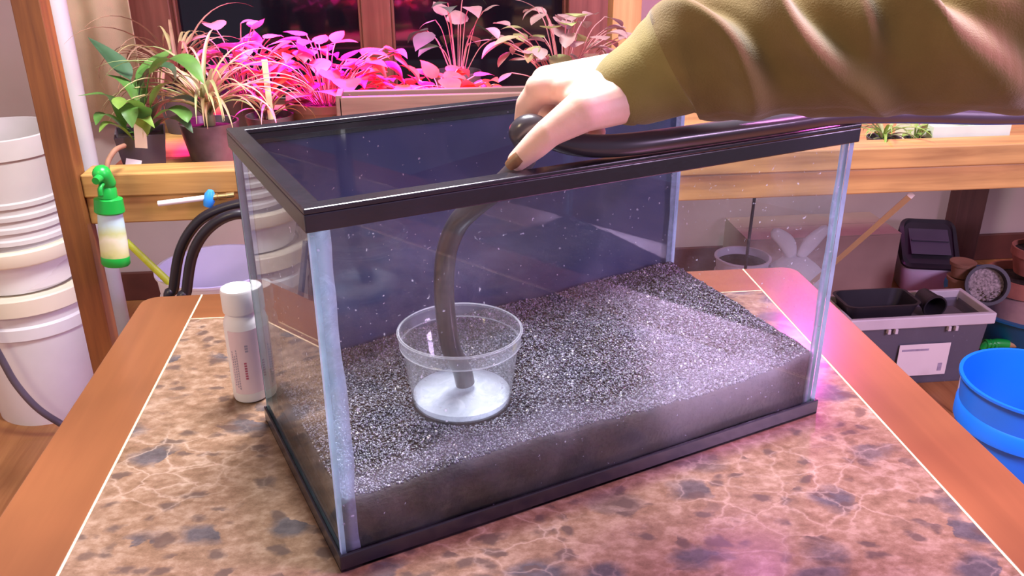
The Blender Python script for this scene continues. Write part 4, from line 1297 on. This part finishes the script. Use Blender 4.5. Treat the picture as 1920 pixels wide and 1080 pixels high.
obj('body', loft([(0, 0.86, 0), (0.004, 0.88, 0), (BHH, 1.0, 0.35)]), M_lav, bn_, smooth=True, angle=40)
lid_ = loft([(BHH + 0.001, 1.04, 0.35), (BHH + 0.012, 1.05, 0.4), (BHH + 0.040, 1.0, 0.72), (BHH + 0.042, 0.86, 0.72), (BHH + 0.030, 0.84, 0.72)])
obj('lid', lid_, M_black, bn_, smooth=True, angle=30)
obj('flap', MB().box(-0.064, 0.064, -0.052, 0.052, -0.002, 0.002, M=Matrix.Translation((0, 0, BHH + 0.044)) @ Matrix.Rotation(math.atan(0.72), 4, 'X')).box(-0.06, 0.06, -0.003, 0.003, 0.0, 0.008, M=Matrix.Translation((0, 0, BHH + 0.046)) @ Matrix.Rotation(math.atan(0.72), 4, 'X')), pm('grey_flap', (0.07, 0.062, 0.085), 0.35, 0.1), bn_, bevel=0.001)

# teal basin with pots
bs = on(1945, 558, 0.11)
bsn = thing('basin', 'wide teal blue plastic basin on the floor holding clay pots', 'basin', (bs.x, bs.y, 0))
BSR = 0.25
obj('bowl', MB().lathe([(0, 0), (BSR * 0.78, 0), (BSR * 0.96, 0.085), (BSR, 0.105), (BSR + 0.012, 0.108), (BSR + 0.012, 0.114), (BSR - 0.004, 0.114), (BSR * 0.94, 0.09), (BSR * 0.76, 0.005), (0, 0.005)], 56), M_teal, bsn, smooth=True, angle=35)


def claypot(label, x, y, z, rt, rb, h, mat, rimmat=None, group=None, cat='pot', inside=M_soil):
    t = thing('clay_pot', label, cat, (x, y, z), 0, group)
    obj('pot_body', MB().lathe([(0, 0), (rb, 0), (rt * 0.93, h * 0.72), (rt * 0.90, h * 0.73), (rt * 0.88, h * 0.73), (rb - 0.004, 0.005), (0, 0.005)], 36), mat, t, smooth=True, angle=35)
    obj('rim', MB().lathe([(rt * 0.92, h * 0.70), (rt, h * 0.71), (rt, h), (rt - 0.006, h), (rt * 0.89, h * 0.71)], 36, closed=True), rimmat or mat, t, smooth=True, angle=35)
    if inside: obj('soil', MB().lathe([(0, h * 0.86), (rt * 0.90, h * 0.84)], 30), inside, t)
    return t


cpx = at(1925, 500, bs.y + 0.06).x
cy_ = bs.y + 0.045
claypot('wide pale terracotta pot with red rim standing in the teal basin', cpx, cy_, 0.006, 0.115, 0.085, 0.165, M_terrap, M_terra)
claypot('red clay pot stacked on the wide terracotta pot', cpx + 0.015, cy_, 0.173, 0.075, 0.055, 0.085, M_terra)
claypot('small black pot topping the stack of clay pots', cpx + 0.03, cy_, 0.260, 0.058, 0.042, 0.07, M_black)
# narrow brown pots nested in a column
cxn = at(1800, 520, bs.y - 0.01)
for k in range(5):
    z = 0.006 + k * 0.0485
    tq = thing('clay_pot', ('lowest', 'second lowest', 'middle', 'second highest', 'topmost')[k] + ' small brown clay pot in the upright nested column in the basin', 'pot', (cxn.x, bs.y - 0.01, z), 0, 'nested brown clay pots')
    obj('pot_body', MB().lathe([(0, 0.0), (0.026, 0.0), (0.031, 0.036), (0.036, 0.037), (0.037, 0.047), (0.034, 0.0475), (0.024, 0.044), (0, 0.044)], 28), M_brown, tq, smooth=True, angle=35)
# black pot tipped toward the room, full of grit
gp = at(1850, 534, bs.y - 0.085)
gpt = thing('tipped_pot', 'round black pot tipped on its side in the basin, full of grey grit', 'pot', (gp.x, bs.y - 0.085, gp.z))
dcam = (CAM - gpt.location); dcam = Vector((dcam.x * 0.6, dcam.y, dcam.z * 0.9)).normalized()
GM = dcam.to_track_quat('Z', 'Y').to_matrix().to_4x4()
obj('pot_body', MB().lathe([(0, -0.08), (0.038, -0.08), (0.052, 0.0), (0.060, 0.0), (0.060, 0.014), (0.051, 0.014), (0.046, -0.03), (0, -0.03)], 40, M=GM), M_black, gpt, smooth=True, angle=35)
gq = MB()
for k in range(70):
    r = 0.046 * math.sqrt(random.random()); a = random.uniform(0, 2 * PI)
    x, y = r * math.cos(a), r * math.sin(a)
    if y > 0.012: continue
    c_ = GM @ Vector((x, y, -0.016 - 0.35 * (y + 0.046) + 0.014)); s_ = random.uniform(0.003, 0.006)
    gq.add([c_ + Vector(tuple(float(z) * s_ for z in p)) for p in octa], [tuple(int(i) for i in f) for f in of])
gq.lathe([(0, -0.014), (0.049, -0.014), (0.047, -0.028), (0, -0.028)], 28, M=GM)
gg = obj('grit', gq, M_grit, gpt)
gg['kind'] = 'stuff'

# green handled tool lying on the floor in front of the basin
tz = on(1845, 650, 0.02)
tl2 = thing('garden_tool', 'garden tool with green grip and tan wooden shaft lying in front of the basin', 'tool', (tz.x, tz.y, 0))
ex = on(1990, 652, 0.02) - tz
def ofs(f, z): return Vector((ex.x * f, ex.y * f, z))
obj('shaft', MB().tube([ofs(0.22, 0.030), ofs(1.2, 0.022)], 0.010, 14), M_pine, tl2, smooth=True, angle=40)
obj('grip', MB().tube(spline([ofs(0.30, 0.030), ofs(0.15, 0.032), ofs(0.02, 0.026), ofs(-0.02, 0.012)], 5), [0.014] * 6 + [0.013] * 5 + [0.0115] * 5, 14), M_green, tl2, smooth=True, angle=50)
for k in range(3):
    obj('grip_ring', MB().lathe([(0.012, -0.004), (0.016, -0.003), (0.016, 0.003), (0.012, 0.004)], 18, M=Matrix.Translation(ofs(0.02 + 0.05 * k, 0.028)) @ Matrix.Rotation(PI / 2, 4, 'Y')), M_green, tl2, smooth=True)
# white wire leaning by the tote
wa, wb = on(1788, 775, 0.0), at(1806, 690, 1.30)
wr_ = obj('wire', MB().tube([Vector((wa.x, wa.y, 0.003)), wb], 0.0032, 8), M_white, None, smooth=True)
tag(wr_, 'thin white wire rod leaning at the end of the storage box', 'rod')

# leaning slat under the beam
la, lbp = at(1708, 366, SY + 0.05), on(1462, 588, 0.0)
la.z = min(la.z, 0.69)
dv = (la - lbp)
sl_ = obj('slat', MB().tube([lbp + Vector((0, 0, 0.01)), la], 0.0085, 4), M_cream, None)
tag(sl_, 'thin pale slat leaning from the floor up to the beam', 'slat')

# cardboard box against the wall
k0, k1 = at(1400, 470, 2.02), at(1690, 440, 2.02)
cb = thing('cardboard_box', 'plain beige cardboard box on the floor against the wall', 'box', ((k0.x + k1.x) / 2, 2.02, 0))
hw = (k1.x - k0.x) / 2; hh_ = at(1630, 442, 2.02).z
obj('carton', MB().box(-hw, hw, 0, 0.22, 0, hh_), M_card, cb, bevel=0.002)
obj('flap', MB().box(-hw, hw, 0.0, 0.108, hh_ + 0.0005, hh_ + 0.004), M_card, cb)
obj('flap', MB().box(-hw, hw, 0.112, 0.22, hh_ + 0.0005, hh_ + 0.004), M_card, cb)

# pale pail and white bag seen through the end pane
pq = at(1393, 480, 1.78)
bucket('pail', 'small pale pail full of dark soil under the shelf, seen through the aquarium end', pq.x, 1.78, 0.078, 0.062, pq.z, M_lav, None, ribs=1, handle=True, fill=(pq.z - 0.02, M_soil))
bgp = at(1492, 480, 1.72)
bag = thing('plastic_bag', 'white plastic bag with two upright handles under the shelf behind the table', 'bag', (bgp.x, 1.72, 0))
bgm = MB()
rows = [(0.0, 0.085), (0.02, 0.10), (0.12, 0.105), (0.22, 0.095), (bgp.z - 0.03, 0.07), (bgp.z + 0.0, 0.030)]
bv = []
for z, r in rows:
    for k in range(28):
        a = 2 * PI * k / 28
        rr = r * (1 + 0.16 * noise.noise(Vector((math.cos(a) * 2.2, math.sin(a) * 2.2, z * 14))))
        bv.append((rr * math.cos(a), rr * 0.75 * math.sin(a), z))
bgm.add(bv, [(i * 28 + k, i * 28 + (k + 1) % 28, (i + 1) * 28 + (k + 1) % 28, (i + 1) * 28 + k) for i in range(len(rows) - 1) for k in range(28)] + [tuple(reversed(range(28))), tuple((len(rows) - 1) * 28 + k for k in range(28))])
obj('bag_body', bgm, M_bagw, bag, smooth=True)
for pts_ in ([(1485, 482), (1475, 455), (1448, 432)], [(1500, 482), (1520, 455), (1552, 425)]):
    pth = spline([at(u, v, 1.715) - bag.location for u, v in pts_], 6)
    obj('handle', MB().tube(pth, [0.020 * (0.7 + 0.5 * math.sin(PI * i / (len(pth) - 1))) * (1 if i < len(pth) - 1 else 0.5) for i in range(len(pth))], 12, flat=0.45, up=(0, 1, 0)), M_bagw, bag, smooth=True)
# cord hanging from the shelf
crd = [at(1420, 290, 1.13), at(1417, 350, 1.13), at(1408, 420, 1.13), at(1398, 500, 1.13), at(1392, 560, 1.13)]
crd[0].z = 0.73
crd = crd + [Vector((crd[-1].x - 0.01, 1.14, 0.1)), Vector((crd[-1].x, 1.2, 0.006)), Vector((crd[-1].x + 0.2, 1.28, 0.006))]
co = obj('cord', MB().tube(spline(crd, 6), 0.0035, 8), M_black, None, smooth=True)
tag(co, 'thin black cord hanging down from the underside of the shelf', 'cord')
